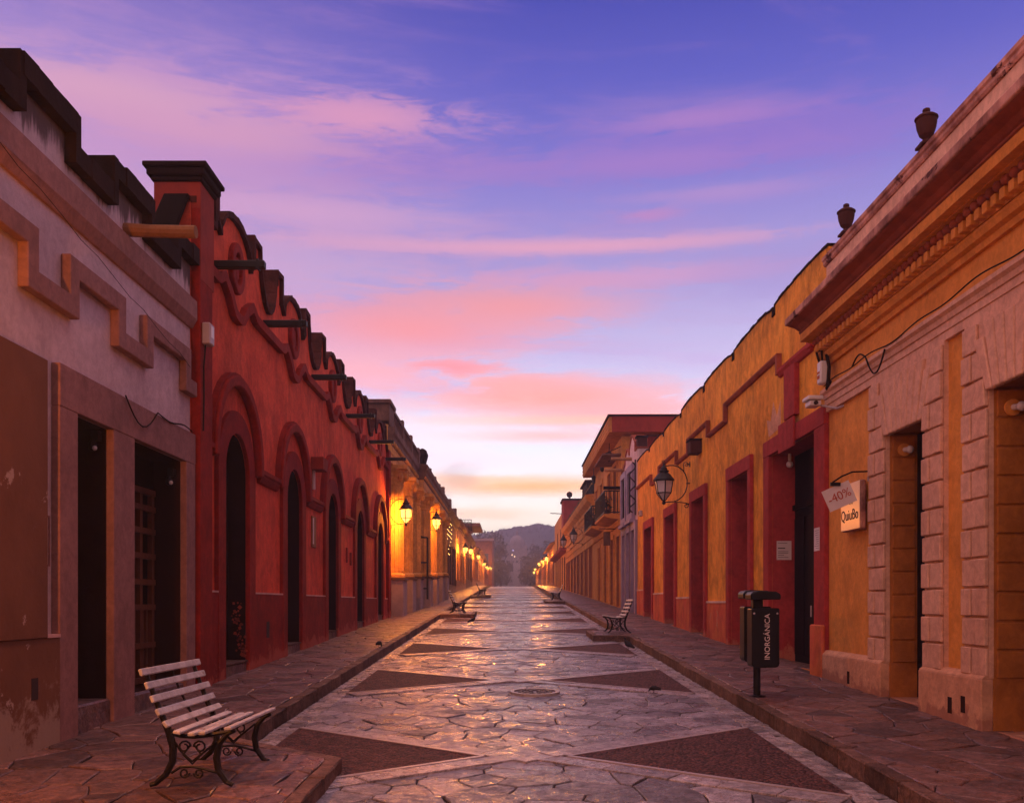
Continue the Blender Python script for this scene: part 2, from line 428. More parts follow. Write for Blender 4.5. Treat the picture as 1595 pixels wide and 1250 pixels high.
M['cornice_orange'] = mat('cornice_orange', (.66,.27,.055), (.48,.18,.04), streak=.15, mottle=.13)
M['cornice_lip'] = mat('cornice_lip', (.50,.25,.19), (.14,.05,.04), scale=3, var=.9, streak=.4, peel=(.08,.025,.02), peelthr=.60)
M['lav'] = mat('pale_lavender_plaster', (.55,.40,.42), (.44,.31,.34), streak=.35)
M['violet'] = mat('violet_paint', (.27,.22,.34), (.20,.16,.27), streak=.2, rough=.6)
M['ochre2'] = mat('golden_plaster', (.48,.215,.055), (.36,.15,.04), streak=.25, mottle=.13)
M['rust_red'] = mat('rust_red_plaster', (.25,.036,.026), (.18,.028,.020), streak=.25)
M['neo'] = mat('ochre_stone', (.60,.30,.09), (.46,.22,.065), streak=.3, bump=.35, mottle=.13)
M['neo_dark'] = mat('dark_cornice_stone', (.16,.085,.065), (.09,.045,.04), streak=.4, bump=.5)
M['grey_block'] = mat('grey_lilac_block', (.36,.27,.30), (.27,.20,.23), streak=.2, bump=.4)
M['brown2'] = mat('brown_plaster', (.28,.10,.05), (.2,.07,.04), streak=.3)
M['iron'] = mat('black_iron', (.007,.006,.007), (.014,.011,.010), streak=0, rough=.5, bump=.15, bscale=40, spec=.22)
M['bin'] = mat('black_bin_plastic', (.005,.005,.006), (.009,.008,.008), streak=0, rough=.4, bump=.05, spec=.2)
M['slat'] = mat('worn_white_slats', (0.4920, 0.4674, 0.4920), (0.2788, 0.2542, 0.2624), scale=7, var=.8, streak=0, rough=.55, bump=.4, bscale=30, peel=(.20,.12,.09), peelthr=.60, spec=.3)
M['slab'] = mat('road_flagstone', (0.1974, 0.1722, 0.1932), (0.0798, 0.0689, 0.0781), scale=2.2, streak=0, rough=.36, bump=1., bscale=11, island=.5, spec=.6, coarse=1.3, grain=.30, mottle=.42, wet=.38)
M['band'] = mat('road_band_stone', (0.2580, 0.2150, 0.2236), (0.1720, 0.1419, 0.1505), scale=2.2, streak=0, rough=.36, bump=.8, bscale=10, island=.3, spec=.6, coarse=.8, grain=.30, mottle=.42, wet=.3)
M['edge_line'] = mat('pale_edging_stone', (0.3400, 0.2805, 0.2805), streak=0, rough=.4, bump=.3, spec=.6)
M['pebble'] = mat('red_brown_aggregate', (0.0723, 0.0255, 0.0221), (0.0467, 0.0187, 0.0170), scale=6, streak=0, rough=.68, bump=1., bscale=60, grain=.4, spec=.25, cells=34.)
M['joint'] = mat('dark_joint', (.035,.026,.027), streak=0, rough=.7, spec=.04)
M['pave'] = mat('pavement_flagstone', (0.1240, 0.0640, 0.0544), (0.0680, 0.0368, 0.0336), scale=2., streak=0, rough=.48, bump=.8, bscale=8, island=.45, spec=.5, coarse=1.4, grain=.28, mottle=.38, wet=.3)
M['kerb'] = mat('kerb_stone', (0.1360, 0.0765, 0.0595), (0.0765, 0.0425, 0.0365), scale=2.5, streak=0, rough=.6, bump=.7, bscale=10, island=.4, coarse=1., grain=.28, mottle=.38)
M['gutter'] = mat('gutter_stone', (0.2380, 0.1913, 0.1913), (0.1360, 0.1062, 0.1062), scale=4, streak=0, rough=.36, bump=.8, bscale=14, island=.45, spec=.6, coarse=1., grain=.30, mottle=.42, wet=.35)
M['manhole'] = mat('manhole_iron', (.13,.095,.10), (.08,.06,.065), streak=0, rough=.4, metal=.3, bump=.3)
M['soil'] = mat('soil', (.10,.06,.05), streak=0)
M['metal_grey'] = mat('grey_metal', (.42,.34,.36), streak=.1, rough=.5, spec=.4)
M['white'] = mat('white_plastic', (.72,.66,.66), streak=0, rough=.4, bump=.05, spec=.4)
M['paper'] = mat('paper', (.74,.64,.64), streak=0, bump=.05)
M['ink'] = mat('ink', (.05,.03,.03), streak=0, bump=0)
M['red_ink'] = mat('red_ink', (.50,.10,.05), streak=0, bump=0)
M['sign'] = mat('polished_sign_plate', (.88,.64,.46), (.84,.60,.42), streak=0, rough=.22, bump=0, metal=0.)
M['terracotta'] = mat('dark_terracotta', (.060,.020,.016), (.035,.014,.012), streak=.2)
M['tile'] = mat('roof_tile', (.24,.075,.045), (.14,.05,.035), streak=.2, island=.3)
M['glass_dark'] = mat('dark_window_glass', (.02,.014,.018), streak=0, rough=.12, bump=0, spec=.7)
M['frost'] = mat('frosted_lamp_glass', (.66,.60,.62), streak=0, rough=.3, bump=0, spec=.5)
def lamp_glass():
    m = bpy.data.materials.new('glowing_lamp_glass'); m.use_nodes = True; t = m.node_tree; t.nodes.clear(); b = NB(t)
    o = b.n('ShaderNodeOutputMaterial'); e = b.n('ShaderNodeEmission'); tr = b.n('ShaderNodeBsdfTransparent'); mx = b.n('ShaderNodeMixShader')
    e.inputs[0].default_value = (1., .60, .13, 1); e.inputs[1].default_value = 3.2
    tr.inputs[0].default_value = (1., .93, .80, 1); mx.inputs[0].default_value = .45
    t.links.new(tr.outputs[0], mx.inputs[1]); t.links.new(e.outputs[0], mx.inputs[2]); t.links.new(mx.outputs[0], o.inputs[0]); return m
M['lit'] = lamp_glass()
M['bead'] = mat('fairy_light', (.8,.5,.2), streak=0, bump=0, emit=(1.,.5,.12), estr=10.)
M['lit_window'] = mat('lit_window', (.8,.5,.3), streak=0, bump=0, emit=(1.,.72,.42), estr=1.6)
M['lit_violet'] = mat('violet_lamp', (.6,.6,.9), streak=0, bump=0, emit=(.6,.55,1.), estr=1.6)
M['leaf'] = mat('dark_leaves', (.075,.075,.05), (.045,.048,.034), scale=.25, streak=0, bump=0, rough=.7, island=.35)
M['bark'] = mat('bark', (.09,.06,.045), streak=0)
M['hill'] = mat('wooded_hill', (.045,.052,.034), (.075,.065,.045), scale=.02, streak=0, bump=0)
M['church'] = mat('church_stone', (.26,.23,.24), (.20,.18,.19), scale=.2, streak=.1)
M['pigeon'] = mat('pigeon_feathers', (.020,.018,.021), (.035,.030,.034), scale=20, streak=0, bump=.1)
M['flower'] = mat('red_blossom', (.36,.06,.035), (.24,.04,.03), streak=0, island=.3)
M['stem'] = mat('potted_leaves', (.045,.06,.025), streak=0, island=.4)
M['cable'] = mat('cable', (.02,.012,.010), streak=0, bump=0)

# ------------------------------------------------------------------ paving helpers
def clip(poly, a, b, c):
    """keep the part of a convex polygon where a*x+b*y <= c"""
    o = []
    for (x1, y1), (x2, y2) in zip(poly, poly[1:]+poly[:1]):
        d1, d2 = a*x1+b*y1-c, a*x2+b*y2-c
        if d1 <= 0: o.append((x1, y1))
        if d1*d2 < 0: t = d1/(d1-d2); o.append((x1+(x2-x1)*t, y1+(y2-y1)*t))
    return o
def clip_convex(poly, region):
    """region counter-clockwise"""
    for (x1, y1), (x2, y2) in zip(region, region[1:]+region[:1]):
        a, b = (y2-y1), -(x2-x1)
        poly = clip(poly, a, b, a*x1+b*y1)
        if len(poly) < 3: return []
    return poly
def area(p): return .5*sum(x1*y2-x2*y1 for (x1,y1),(x2,y2) in zip(p, p[1:]+p[:1]))
def crazy(x0, x1, y0, y1, sx, sy, jit, region=None, rnd=R):
    """irregular stones: cells round jittered points"""
    pts = []; j = 0; y = y0-sy
    while y < y1+sy:
        x = x0-sx + rnd.random()*sx
        while x < x1+sx:
            if rnd.random() > .22: pts.append((x+rnd.uniform(-jit,jit)*sx, y+rnd.uniform(-jit,jit)*sy))
            x += sx
        y += sy; j += 1
    region = region or [(x0,y0),(x1,y0),(x1,y1),(x0,y1)]
    grid = {}
    for i, (x, y) in enumerate(pts): grid.setdefault((int(x//sx), int(y//sy)), []).append(i)
    out = []
    for i, (x, y) in enumerate(pts):
        p = [(x-2.4*sx,y-2.4*sy),(x+2.4*sx,y-2.4*sy),(x+2.4*sx,y+2.4*sy),(x-2.4*sx,y+2.4*sy)]
        gx, gy = int(x//sx), int(y//sy)
        for a in range(gx-3, gx+4):
            for b in range(gy-3, gy+4):
                for k in grid.get((a,b), ()):
                    if k != i:
                        u, v = pts[k]; p = clip(p, u-x, v-y, ((u*u+v*v)-(x*x+y*y))/2)
                        if len(p) < 3: break
        if len(p) < 3: continue
        p = clip_convex(p, region)
        if len(p) >= 3 and area(p) > .012: out.append(p)
    return out
def stone(mb, poly, top, gap=.008, cham=.009, h=.05, rough=.016, tilt=.014, rnd=R):
    """one stone: poly [(x,y)], top height function"""
    cx = sum(p[0] for p in poly)/len(poly); cy = sum(p[1] for p in poly)/len(poly)
    # break long edges so that the outline is not ruler-straight
    q = []
    for (x1, y1), (x2, y2) in zip(poly, poly[1:]+poly[:1]):
        L = math.hypot(x2-x1, y2-y1); q.append((x1, y1))
        if L > .22: 
            t = rnd.uniform(.35,.65); o = rnd.uniform(-rough, rough)
            q.append((x1+(x2-x1)*t - (y2-y1)/L*o, y1+(y2-y1)*t + (x2-x1)/L*o))
    def inset(d):
        r = []
        for x, y in q:
            L = math.hypot(x-cx, y-cy) or 1e-6; k = max(.3, 1-d/L); r.append((cx+(x-cx)*k, cy+(y-cy)*k))
        return r
    dz = rnd.uniform(-.005, .005); tx = rnd.uniform(-tilt, tilt); ty = rnd.uniform(-tilt, tilt)
    z = lambda x, y: top(y)+dz+tx*(x-cx)+ty*(y-cy)
    a = inset(gap+cham); b = inset(gap); n = len(q)
    vs = [(x,y,z(x,y)) for x,y in a]+[(x,y,z(x,y)-cham*.7) for x,y in b]+[(x,y,z(x,y)-h) for x,y in b]
    fs = [tuple(range(n))]+[(i,n+i,n+(i+1)%n,(i+1)%n) for i in range(n)]+[(n+i,2*n+i,2*n+(i+1)%n,n+(i+1)%n) for i in range(n)]
    mb.add(vs, fs)
def lay(parent, polys, name, material, top, limit=300, near=lambda p: p[0][1], **kw):
    """stones nearest the camera as objects, the rest in one mesh"""
    polys = sorted(polys, key=lambda p: sum(v[1] for v in p)/len(p))
    rest = MB(); k = 0
    for p in polys:
        cy = sum(v[1] for v in p)/len(p); cx = sum(v[0] for v in p)/len(p)
        vis = cy > 5.2
        if vis and k < limit:
            mb = MB(); stone(mb, p, top, **kw); o = mb.build(name, material, parent); k += 1
        else: stone(rest, p, top, **kw)
    if rest.v: rest.build('paving', material, parent, kind='stuff')
def sheet(mb, xs, ys, zf):
    """strip of quads between x=xs[0](y) and xs[1](y)"""
    vs = []
    for y in ys: vs += [(xs[0](y), y, zf(y)), (xs[1](y), y, zf(y))]
    mb.add(vs, [(2*i, 2*i+1, 2*i+3, 2*i+2) for i in range(len(ys)-1)])
YS = [-12+2*i for i in range(60)] + [108+3*i for i in range(60)] + [300, 340, 400]

# ------------------------------------------------------------------ terrain, road
g = MB()
xs = [-990,-300,-60,-14,14,60,300,990]; ysg = [-60,-12]+list(range(0,300,12))+[300,400,600,900,1500]
def terrain(x, y): return G(min(y,300)) - .32 if True else 0
for y in ysg:
    for x in xs: g.v.append((x, y, terrain(x, y)))
for j in range(len(ysg)-1):
    for i in range(len(xs)-1):
        k = j*len(xs)+i; g.f.append((k,k+1,k+1+len(xs),k+len(xs)))
tag(g.build('ground', M['soil']), kind='structure')

RX0, RX1, RC = -2.40, 2.70, .15
rd = MB(); sheet(rd, (lambda y: RX0+.002, lambda y: RX1-.002), YS, lambda y: G(y)-.022)
road = rd.build('road', M['joint'], kind='structure')
road_far_from = 66
lay(road, crazy(RX0, RX1, 4.4, road_far_from, .40, .27, .48), 'flagstone', M['slab'], lambda y: G(y)-.006, 290, tilt=.010)
fr = MB(); sheet(fr, (lambda y: RX0, lambda y: RX1), [y for y in YS if y >= road_far_from]+[], lambda y: G(y)-.004)
fr.build('far_paving', M['slab'], road, kind='stuff')
# the diamond pattern: triangles of aggregate with bands of dressed stone along their edges
PER = 6.25; Y0 = 8.96
SL = 1.60/2.12
for k in range(0, 16):
    yc = Y0+PER*k
    if yc > 100: break
    for sx, ax, bx in ((-1, -.29, RX0), (1, .59, RX1)):
        tri = [(ax, yc), (bx, yc-1.6), (bx, yc+1.6)]
        vs = [(x, y, G(y)+.008) for x, y in tri]+[(x, y, G(y)-.03) for x, y in tri]
        m_ = MB().add(vs, [(0,1,2),(0,1,4,3),(1,2,5,4),(2,0,3,5)])
        m_.build('aggregate_panel', M['pebble'], road)
        # band stones outside both edges, carried on across the middle of the road
        for sy in (-1, 1):
            p0 = Vector((bx, yc+sy*1.6)); p1 = Vector((ax, yc)); d = (p1-p0); L = d.length; d.normalize()
            L += .52
            nrm = Vector((-d.y, d.x))
            if (nrm.y > 0) != (sy > 0): nrm = -nrm       # away from the triangle
            wline = .055; wb = .26
            t = 0.0; lift = .013 if sx*sy > 0 else .010
            e0, e1 = p0, p0+d*(L-.5)
            ln = MB()
            q4 = [e0, e1, e1+nrm*wline, e0+nrm*wline]
            ln.add([(v.x, v.y, G(v.y)+.016) for v in q4]+[(v.x, v.y, G(v.y)-.03) for v in q4], [(0,1,2,3),(0,1,5,4),(1,2,6,5),(2,3,7,6),(3,0,4,7)])
            ln.build('edging_strip', M['edge_line'], road)
            far_band = MB()
            while t < L-.05:
                s_ = min(R.uniform(.42,.8), L-t)
                a = p0+d*t+nrm*(wline+.004); b = a+d*s_
                poly = [(a.x,a.y),(b.x,b.y),(b.x+nrm.x*wb,b.y+nrm.y*wb),(a.x+nrm.x*wb,a.y+nrm.y*wb)]
                poly = clip(clip(poly, -1, 0, -RX0), 1, 0, RX1)
                if len(poly) > 2:
                    if area(poly) < 0: poly = poly[::-1]
                    tgt = MB() if k < 4 else far_band
                    stone(tgt, poly, lambda y: G(y)+lift, gap=.005, cham=.007, rough=.004, tilt=.003)
                    if k < 4: tgt.build('band_stone', M['band'], road)
                t += s_
            if far_band.v: far_band.build('band_paving', M['band'], road, kind='stuff')

# ------------------------------------------------------------------ gutters, kerbs, pavements with their bench bays
XL, XR = -2.73, 3.06
def bays(side):
    if side < 0: return [(5.3, 8.30, 9.30, -1.50), (36.0, 38.8, 39.9, -1.40), (63.0, 66.0, 67.0, -1.36)]
    return [(23.9, 26.1, 27.0, 2.12), (52.0, 55.0, 56.0, 1.95)]
for side, xk, xw, nm in ((-1, XL, -4.6, 'left'), (1, XR, 5.2, 'right')):
    top = lambda y: G(y)+KERB
    base = MB(); sheet(base, (lambda y: xk, lambda y: xw), YS, lambda y: G(y)+KERB-.02)
    for y0, y1, y2, xb in bays(side):
        base.add([(xk,y0,top(y0)-.02),(xb,y0,top(y0)-.02),(xb,y1,top(y1)-.02),(xk,y2,top(y2)-.02)], [(0,1,2,3)])
    pv = base.build('pavement', M['joint'], kind='structure')
    inner = xk-.143 if side < 0 else xk+.143
    x0, x1 = (xw, inner) if side < 0 else (inner, xw)
    polys = crazy(x0, x1, 4.4, 48, .52, .28, .48)
    for y0, y1, y2, xb in bays(side)[:2]:
        i2 = xb-.143 if side < 0 else xb+.143
        a, b = (inner, i2) if side < 0 else (i2, inner)
        if side < 0: reg = [(a,y0+.143),(b,y0+.143),(b,y1-.02),(a,y2-.2)]
        else: reg = [(a,y0+.143),(b,y0+.143),(b,y2-.2),(a,y1-.02)]
        polys += crazy(a, b, y0, y2, .50, .34, .46, reg)
    lay(pv, polys, 'flagstone', M['pave'], top, 230, gap=.007, cham=.012)
    fs = MB(); sheet(fs, (lambda y: inner, lambda y: xw), [y for y in YS if y >= 48], lambda y: top(y)-.003)
    fs.build('far_paving', M['pave'], pv, kind='stuff')
    # kerb line follows the bays
    line = [(xk, 3.0)]
    for y0, y1, y2, xb in bays(side): line += [(xk, y0), (xb, y0), (xb, y1), (xk, y2)]
    line += [(xk, 150.)]
    cnt = 0; far_k = MB()
    for (xa, ya), (xb_, yb) in zip(line, line[1:]):
        L = math.hypot(xb_-xa, yb-ya); d = Vector((xb_-xa, yb-ya)).normalized()
        nrm = Vector((-d.y, d.x)) if side < 0 else Vector((d.y, -d.x))      # towards the pavement
        t = 0
        while t < L-.02:
            far = ya+d.y*t > 60
            s_ = min(R.uniform(.6,1.05) if not far else 6., L-t)
            if L-t-s_ < .25: s_ = L-t
            a = Vector((xa,ya))+d*t; b = a+d*s_; wd = .14
            p = [(a.x,a.y),(b.x,b.y),(b.x+nrm.x*wd,b.y+nrm.y*wd),(a.x+nrm.x*wd,a.y+nrm.y*wd)]
            if area(p) < 0: p = p[::-1]
            tgt = far_k if far or ya+d.y*t < 5 else MB()
            stone(tgt, p, lambda y, q_=R.uniform(-.008,.012): G(y)+KERB+q_, gap=.007, cham=.02, h=.25, rough=.016, tilt=.02)
            if tgt is not far_k: tgt.build('kerb_stone', M['kerb'], pv)
            t += s_
    if far_k.v: far_k.build('far_kerb', M['kerb'], pv, kind='stuff')
    # gutter of stones set crosswise, falling to the kerb foot
    xg = RX0 if side < 0 else RX1
    gb = MB(); sheet(gb, (lambda y: xk, lambda y: xg), YS, lambda y: G(y)-.055)
    gt = gb.build('gutter', M['joint'], kind='structure')
    y = 4.6; far_g = MB(); k = 0
    while y < 62:
        s_ = R.uniform(.12,.26)*(1 if y < 25 else 2)
        inbay = any(b0-.1 < y < b2 for b0, b1, b2, bx in bays(side))
        if not inbay:
            a = R.uniform(-.03,.03); xm = xk-side*(.16+R.uniform(-.02,.02))
            for (p, q, dz) in ((xk-side*.012, xm, -.034), (xm, xg, -.016)):
                lo, hi = min(p,q), max(p,q)
                tgt = MB() if (y > 5.2 and k < 280) else far_g
                stone(tgt, [(lo,y),(hi,y+a),(hi,y+s_+a),(lo,y+s_)], lambda yy, dz=dz: G(yy)+dz+R.uniform(-.006,.006), gap=.006, cham=.012, rough=.008, tilt=.05)
                if tgt is not far_g: tgt.build('gutter_stone', M['gutter'], gt); k += 1
        y += s_
    if far_g.v: far_g.build('far_gutter', M['gutter'], gt, kind='stuff')

# manhole cover in the middle of the road
mh = thing('manhole_cover', 'round iron manhole cover with raised ring set in the road paving', 'manhole cover', (.36, 13.7, G(13.7)))
def onroad(mb):
    mb.v = [(x, y, z+G(y)-G(13.7)) for x, y, z in mb.v]; return mb
c0 = (.36, 13.7, G(13.7))
onroad(MB().lathe([(0,.012),(.30,.012),(.30,-.03),(.0,-.03)], c0, 28)).build('cover', M['manhole'], mh)
onroad(MB().lathe([(.31,-.03),(.31,.028),(.365,.028),(.375,-.03)], c0, 28)).build('rim', M['edge_line'], mh)
for r_, n_ in ((.12, 6), (.22, 12)):
    for i in range(n_):
        a = 2*PI*i/n_; b = MB().box(-.028,.028,-.028,.028,.010,.026)
        b.v = [(c0[0]+r_*math.cos(a)+x*math.cos(a)-y*math.sin(a), c0[1]+r_*math.sin(a)+x*math.sin(a)+y*math.cos(a), c0[2]+z) for x,y,z in b.v]
        onroad(b).build('stud', M['manhole'], mh)

# ------------------------------------------------------------------ left side of the street
LS = Side(-1, 4.45); RS = Side(1, 5.0)
def door_leaf(par, S, y0, y1, z0, z1, n, m, arch=False, leaves=2, rows=4, name='door'):
    """wooden double door set back in its opening: a part with a panel for each field"""
    mb = MB()
    if arch:
        r = (y1-y0)/2; c = (y0+y1)/2
        pts = [(y0, z0), (y1, z0)]+[(c+r*math.cos(PI*i/10), z1+r*math.sin(PI*i/10)) for i in range(11)]
        S.poly(mb, pts, n-.06, n)
    else: S.box(mb, y0, y1, z0, z1, n-.06, n)
    d = mb.build(name, m, par)
    wd = (y1-y0)/leaves
    for i in range(leaves):
        for j in range(rows):
            h = (z1-z0)/rows
            S.b(y0+i*wd+.08, y0+(i+1)*wd-.08, z0+j*h+.07, z0+(j+1)*h-.05, n-.01, n+.025).build('panel', m, d, bevel=.012)
    for sg in (-1, 1):
        if leaves > 1: S.b((y0+y1)/2+sg*.09-.02, (y0+y1)/2+sg*.09+.02, z0+1.0, z0+1.16, n+.001, n+.05).build('handle', M['metal_grey'], d)
    return d
def rear(par, S, y0, y1, ztop, m, depth=9):
    """the house behind its street wall"""
    mb = MB(); S.box(mb, y0+.03, y1-.03, -1, ztop-.25, -depth, -.47); mb.build('rear_wall', m, par)
    S.b(y0+.05, y1-.05, ztop-.245, ztop-.1, -depth+.05, -.50).build('roof', M['soot'], par)

# --- the mauve house
t = thing('townhouse', 'mauve plastered house with stepped parapet and zigzag relief trim above two dark doorways', 'building', (-4.45, 8, G(8)))
mauve = t
top = [(-8, 6.20)]
y = 8.28-1.96*8
while y < 12.9:
    a, b = y, min(y+1.06, 12.93)
    if b > -7.9:
        if a > -8: top += [(a, 6.20), (a, 6.50)]
        top += [(b, 6.50)] + ([(b, 6.20)] if y+1.06 < 12.9 else [])
    y += 1.96
if top[-1][0] < 12.93: top += [(12.93, 6.20)]
ops = [dict(y0=9.40, y1=10.25, z0=G(9)+.42, z1=3.70), dict(y0=10.82, y1=12.55, z0=G(11)+.35, z1=3.70)]
wl, rv = LS.facade(-8, 12.93, top, -1, ops, .5)
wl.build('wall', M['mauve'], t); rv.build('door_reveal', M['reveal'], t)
LS.cope(MB(), top, .02, -.50, .125, .19, .055).build('coping', M['soot'], t)
LS.prof(MB(), [(0,5.60),(.035,5.60),(.10,5.72),(.10,5.97),(0,5.98)], -8, 12.93).build('string_course', M['mauve_trim'], t)
# the zigzag relief runs as one continuous meander
LS.sweep(MB(), [(5.6,5.145),(8.5,5.145),(8.5,4.747),(9.31,4.747),(9.31,5.145),(10.45,5.145),(10.45,4.747),(11.26,4.747),(11.26,5.145),(12.6,5.145),(12.6,4.747),(12.93,4.747)], .10, 0, .10).build('zigzag_trim', M['mauve_trim'], t, bevel=.008)
# brown pilaster, dado and door surround
mb = MB(); LS.box(mb, 7.2, 8.76, 1.46, 4.07, 0, .10); mb.build('pilaster', M['brown_dado'], t, bevel=.006)
LS.b(-8, 9.02, -.5, 1.457, 0, .085).build('dado', M['brown_dado'], t)
LS.b(8.765, 9.018, 1.459, 1.49, 0, .095).build('ledge', M['red_sill'], t)
for y0, y1, z0, z1 in ((9.02,9.40,-.5,3.70),(10.25,10.82,-.5,3.70),(12.55,12.90,-.5,3.70)):
    LS.b(y0, y1, z0, z1, 0, .085).build('door_jamb', M['mauve_trim'], t, bevel=.006)
LS.b(9.02, 12.90, 3.702, 4.12, 0, .088).build('door_lintel', M['mauve_trim'], t, bevel=.006)
for i, (y0, y1) in enumerate(((9.40,10.25),(10.82,12.55))):
    z0 = G(y0)+.02
    LS.b(y0+.01, y1-.01, z0-.3, G(y0)+.42 if i == 0 else G(y0)+.35, -.42, .05).build('door_step', M['pave'], t, bevel=.02)
# first door: plain dark leaf; second door: carved lattice door
door_leaf(t, LS, 9.41, 10.24, G(9)+.42, 3.69, -.38, M['black_wood'], leaves=1, rows=4)
d2 = LS.b(10.83, 12.54, G(11)+.35, 3.32, -.44, -.40).build('door', M['black_wood'], t)
LS.b(10.83, 12.54, 3.325, 3.69, -.44, -.36).build('fanlight_board', M['black_wood'], t)
zb = G(11)+.37
for i in range(5):
    yy = 10.84+i*.40; LS.b(yy, yy+.085, zb, 3.30, -.40, -.34).build('door_stile', M['old_wood'], d2)
for z_ in (zb, zb+.45, zb+.95, zb+1.28, zb+1.62, zb+1.95, zb+2.25, 3.22):
    LS.b(10.84, 12.53, z_, z_+.075, -.395, -.325).build('door_rail', M['old_wood'], d2)
for i in range(4):
    for z0_, z1_ in ((zb+.53, zb+.95), (zb+.08, zb+.45)):
        for q in range(2):
            yy = 10.965+i*.40+q*.14; LS.b(yy, yy+.045, z0_, z1_, -.40, -.36).build('lattice_bar', M['old_wood'], d2)
rear(t, LS, -8, 12.93, 6.3, M['mauve'])
# vent hole low in the dado
LS.b(8.48, 8.60, .90, 1.10, .07, .088).build('vent', M['ink'], t)
# wall meter hatch
LS.sweep(MB(), [(8.80,2.15),(8.97,2.15),(8.97,2.62),(8.80,2.62)], .008, 0, .012, True).build('meter_hatch', M['mauve_trim'], t)
# security lights under the lintels, lettering over the second door
for y_, z_ in ((10.18, 3.50), (12.45, 3.42)):
    s = thing('security_light', 'small spotlight under the lintel of the first doorway' if y_ < 11 else 'small spotlight and bracket in the carved doorway', 'lamp', LS.P(y_, z_, -.05))
    LS.b(y_-.05, y_+.05, z_+.06, z_+.17, -.12, -.04).build('mount', M['iron'], s)
    MB().lathe([(.02,0),(.042,.02),(.045,.08),(.02,.13)], LS.P(y_-.05, z_-.06, -.10), 10).build('lamp_head', M['iron'], s)
    MB().ball(LS.P(y_-.08, z_-.03, -.06), .028, 8).build('lens', M['frost'], s)
def text(name, body, size, m, par, loc, rot, ext=.004, align='CENTER'):
    c = bpy.data.curves.new(name, 'FONT'); c.body = body; c.size = size; c.extrude = ext; c.align_x = align; c.align_y = 'CENTER'
    c.materials.append(m); tmp = bpy.data.objects.new('tmp', c)
    COL.objects.link(tmp); me = bpy.data.meshes.new_from_object(tmp.evaluated_get(bpy.context.evaluated_depsgraph_get())); bpy.data.objects.remove(tmp)
    o = bpy.data.objects.new(name, me); COL.objects.link(o)
    if par: o.parent = par
    o.location = Vector(loc)-(ORG.get(par, Vector((0,0,0))) if par else Vector((0,0,0))); o.rotation_euler = rot; return o
for ch_, y_ in (('n', 11.02), ('C', 11.27), ('r', 11.50)): text('letter', ch_, .26, M['paper'], t, LS.P(y_, 3.52, -.35), (PI/2, 0, PI/2), .008)
# log spout
lg = MB().tube([LS.P(10.75, 6.10, -.1), LS.P(10.76, 6.085, .3), LS.P(10.75, 6.07, .82)], .075, 10, rr=[.08,.07,.072])
tag(lg.build('log_spout', M['log']), 'pale weathered log spout jutting from the mauve wall below its parapet', 'log')
# looping cable on lintel
cb = [LS.P(10.5+.12*i, 4.13-.26*math.sin(PI*i/8), .11) for i in range(9)]+[LS.P(11.6+.14*i, 4.13-.03*math.sin(PI*i/4), .10) for i in range(1, 9)]
tag(MB().tube(cb, .010, 4).build('cable', M['cable']), 'thin black cable drooping along the brown lintel of the mauve house', 'cable')
cb = [LS.P(6.2+.4*i, 5.95-.06*i+.02*math.sin(i*2.2), .115 if i < 12 else .118) for i in range(17)]
tag(MB().tube(cb, .004, 4).build('cable', M['cable']), 'thin cable slanting down across the brown string course of the mauve house', 'cable')

# --- the red house
t = thing('townhouse', 'red house with wavy scalloped parapet and five arched doorways', 'building', (-4.45, 23, G(23)))
redh = t
CY = [15.0, 18.97, 23.1, 27.3, 31.5]
half = [(CY[0]-2.0)]+[(a+b)/2 for a, b in zip(CY, CY[1:])]+[33.75]
top = []
for i, c in enumerate(CY):
    L0, L1 = half[i]-c, half[i+1]-c
    def scoop(sg, lim, n=6):
        pts = []
        for k in range(n+1):
            a = PI/2*k/n                # from the low point up to the post
            pts.append((sg*(abs(lim)-(abs(lim)-1.42)*math.sin(a)), 7.10+.93*(1-math.cos(a))))
        return pts
    l = scoop(-1, L0); r = scoop(1, L1)
    if i == 0: l = [(L0, 8.03), (-1.42, 8.03)]
    hump = [(.82*math.cos(PI*(1-k/10)), 7.42+.52*math.sin(PI*k/10)) for k in range(11)]
    seq = l+[(-1.0, 8.05), (-1.0, 7.56)]+hump+[(1.0, 7.56), (1.0, 8.05)]+r[::-1]
    for u, z in seq:
        p = (c+u, z)
        if not top or p[0] > top[-1][0]-1e-6: top.append((max(p[0], top[-1][0] if top else -9), z))
top = [(12.96, 7.4), (13.9, 7.4)]+[p for p in top if p[0] > 13.9]
top.insert(2, (13.9, top[2][1]))
ops = []
for c in CY: ops.append(dict(y0=c-.645, y1=c+.645, z0=G(c)+.30, z1=3.85, arch=True))
wl, rv = LS.facade(12.96, 33.75, top, -1, ops, .36)
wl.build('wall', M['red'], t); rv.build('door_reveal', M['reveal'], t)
LS.cope(MB(), top, .035, -.38, .075, .055, .045).build('coping', M['scallop'], t)
rear(t, LS, 12.96, 33.75, 7.2, M['red_dark'])
ring = lambda c, z, r, n=18: [(c+r*math.cos(PI*k/n), z+r*math.sin(PI*k/n)) for k in range(n, -1, -1)]
